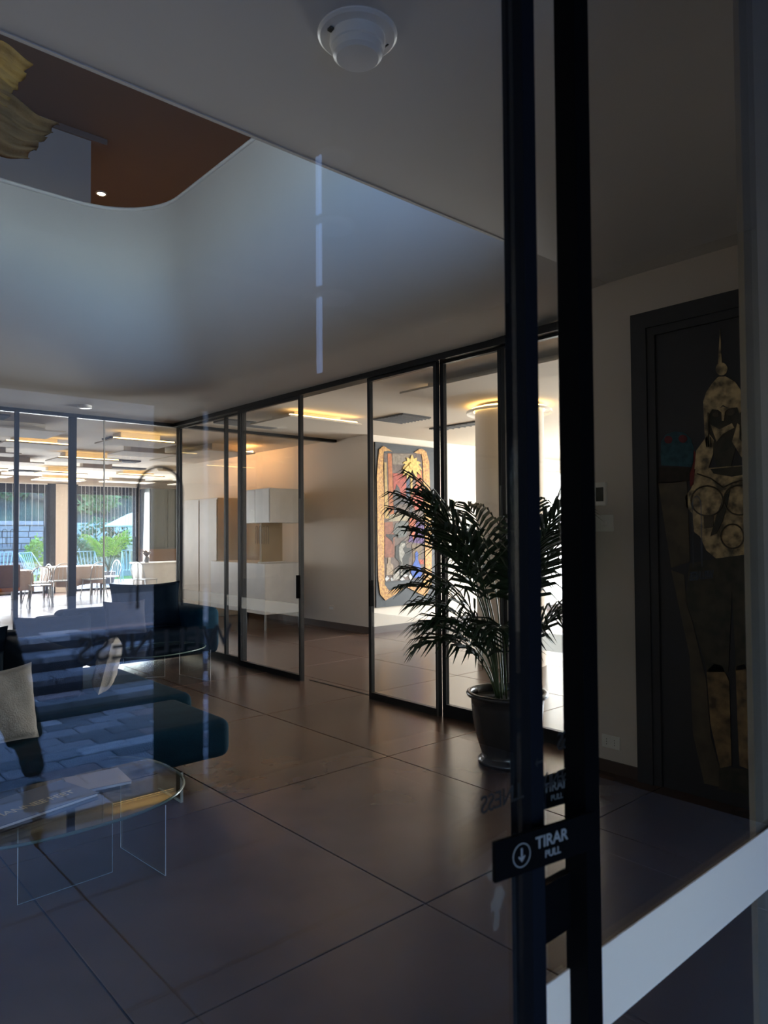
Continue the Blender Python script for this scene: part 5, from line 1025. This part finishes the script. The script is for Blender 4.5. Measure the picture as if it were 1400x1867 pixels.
V_ = [(0, 0, .98, .13, 1.0), (0, 0, 1.15, .125, 1), (0, 0.01, 1.32, .15, .9), (0, 0, 1.45, .08), (0, 0.01, 1.53, .055), (0, 0.02, 1.64, .088, 1.1), (0, 0.02, 1.74, .075),
      (.18, 0, 1.41, .06), (.245, .02, 1.15, .046), (.30, .08, .93, .032), (.305, .10, .88, .034), (-.18, 0, 1.41, .06), (-.27, .06, 1.17, .046), (-.26, .36, 1.34, .034), (-.25, .42, 1.38, .034),
      (.10, 0, .88, .10), (.11, .01, .50, .065), (.12, -.02, .10, .045), (.13, .12, .05, .035), (-.10, 0, .88, .10), (-.11, .01, .50, .065), (-.12, -.02, .10, .045), (-.13, .12, .05, .035)]
V_ = [(PXc + v[0], PYc + v[1], v[2]) + tuple(v[3:]) for v in V_]
E_ = [(0, 1), (1, 2), (2, 3), (3, 4), (4, 5), (5, 6), (3, 7), (7, 8), (8, 9), (9, 10), (3, 11), (11, 12), (12, 13), (13, 14), (0, 15), (15, 16), (16, 17), (17, 18), (0, 19), (19, 20), (20, 21), (21, 22)]
skin('body', V_, E_, SKIN, pe)
def P_(x, y, z): return (PXc + x, PYc + y, z)
for (sx, hx, hy, hz, dx, dy, dz) in ((1, .305, .10, .87, 0.0, 0.15, -1), (-1, -.25, .42, 1.39, 0.05, 0.5, 0.85)):
    D = Vector((dx, dy, dz)).normalized(); S = Vector((0, 1, 0)) if sx == 1 else Vector((1, 0, 0)); S = (S - D * S.dot(D)).normalized(); H = Vector(P_(hx, hy, hz))
    skin('palm', [(*(H - D * 0.005), .030, .6), (*(H + D * 0.05), .040, .5), (*(H + D * 0.08), .038, .45)], [(0, 1), (1, 2)], SKIN, pe)
    for k, (ln, of) in enumerate(((.070, .028), (.082, .010), (.076, -.009), (.058, -.027))):
        b = H + D * 0.085 + S * of; curl = Vector((-0.25, 0.1, 0)) if sx == 1 else Vector((0, 0.3, 0))
        skin('finger', [(*b, .0095), (*(b + D * ln * .45), .0085), (*(b + D * ln * .8 + curl * ln * .2), .0075), (*(b + D * ln + curl * ln * .4), .006)], [(0, 1), (1, 2), (2, 3)], SKIN, pe, 1)
    b = H + D * 0.025 + S * .028
    skin('thumb', [(*b, .012), (*(b + S * .022 + D * .028), .0105), (*(b + S * .030 + D * .058), .008)], [(0, 1), (1, 2)], SKIN, pe, 1)
skin('shirt', [(*P_(0, 0, .92), .150, 1), (*P_(0, 0, 1.15), .140, 1), (*P_(0, .01, 1.32), .165, .9), (*P_(0, 0, 1.44), .09), (*P_(.18, 0, 1.41), .075), (*P_(.245, .02, 1.15), .062), (*P_(.285, .06, 1.0), .052), (*P_(.292, .07, .965), .056), (*P_(-.18, 0, 1.41), .075), (*P_(-.27, .06, 1.17), .062), (*P_(-.262, .25, 1.27), .052)],
     [(0, 1), (1, 2), (2, 3), (3, 4), (4, 5), (5, 6), (6, 7), (3, 8), (8, 9), (9, 10)], SHIRT, pe)
skin('trousers', [(*P_(0, 0, .95), .14, 1), (*P_(.10, 0, .86), .115), (*P_(.11, .01, .5), .08), (*P_(.12, -.02, .09), .062), (*P_(-.10, 0, .86), .115), (*P_(-.11, .01, .5), .08), (*P_(-.12, -.02, .09), .062)], [(0, 1), (1, 2), (2, 3), (0, 4), (4, 5), (5, 6)], TROUS, pe)
for s_ in (1, -1):
    skin('shoe', [(*P_(.12 * s_, -.05, .045), .045, .9), (*P_(.125 * s_, .06, .04), .045, .9), (*P_(.13 * s_, .17, .033), .034, 1)], [(0, 1), (1, 2)], BLACK, pe)
    MB().lathe([(0.0, -.012), (.012, 0), (0.0, .012)], P_(.032 * s_, .102, 1.655), 10, cap=False).build('eye', WHITE, pe, smooth=True)
skin('hair', [(*P_(0, -.015, 1.70), .098, 1.1), (*P_(0, -.02, 1.75), .088)], [(0, 1)], HAIR, pe)
MB().rbox(P_(0, .118, 1.62), (.022, .035, .045), .008, 2).build('nose', SKIN, pe, smooth=True)
MB().rbox(P_(0, .108, 1.583), (.05, .015, .012), .005, 2).build('mouth', mat('lip', (0.25, 0.09, 0.08), 0.5), pe, smooth=True)
ph = thing('phone', 'dark phone held up in the mirrored hand', 'phone', P_(-.22, .50, 1.44))
MB().rbox(P_(-.23, .515, 1.47), (.075, .008, .15), .003, 2).build('case', BLACK, ph)
MB().lathe([(0.010, 0), (0.010, 0.002)], P_(-.205, .52, 1.52), 12).build('lens', LCD, ph)
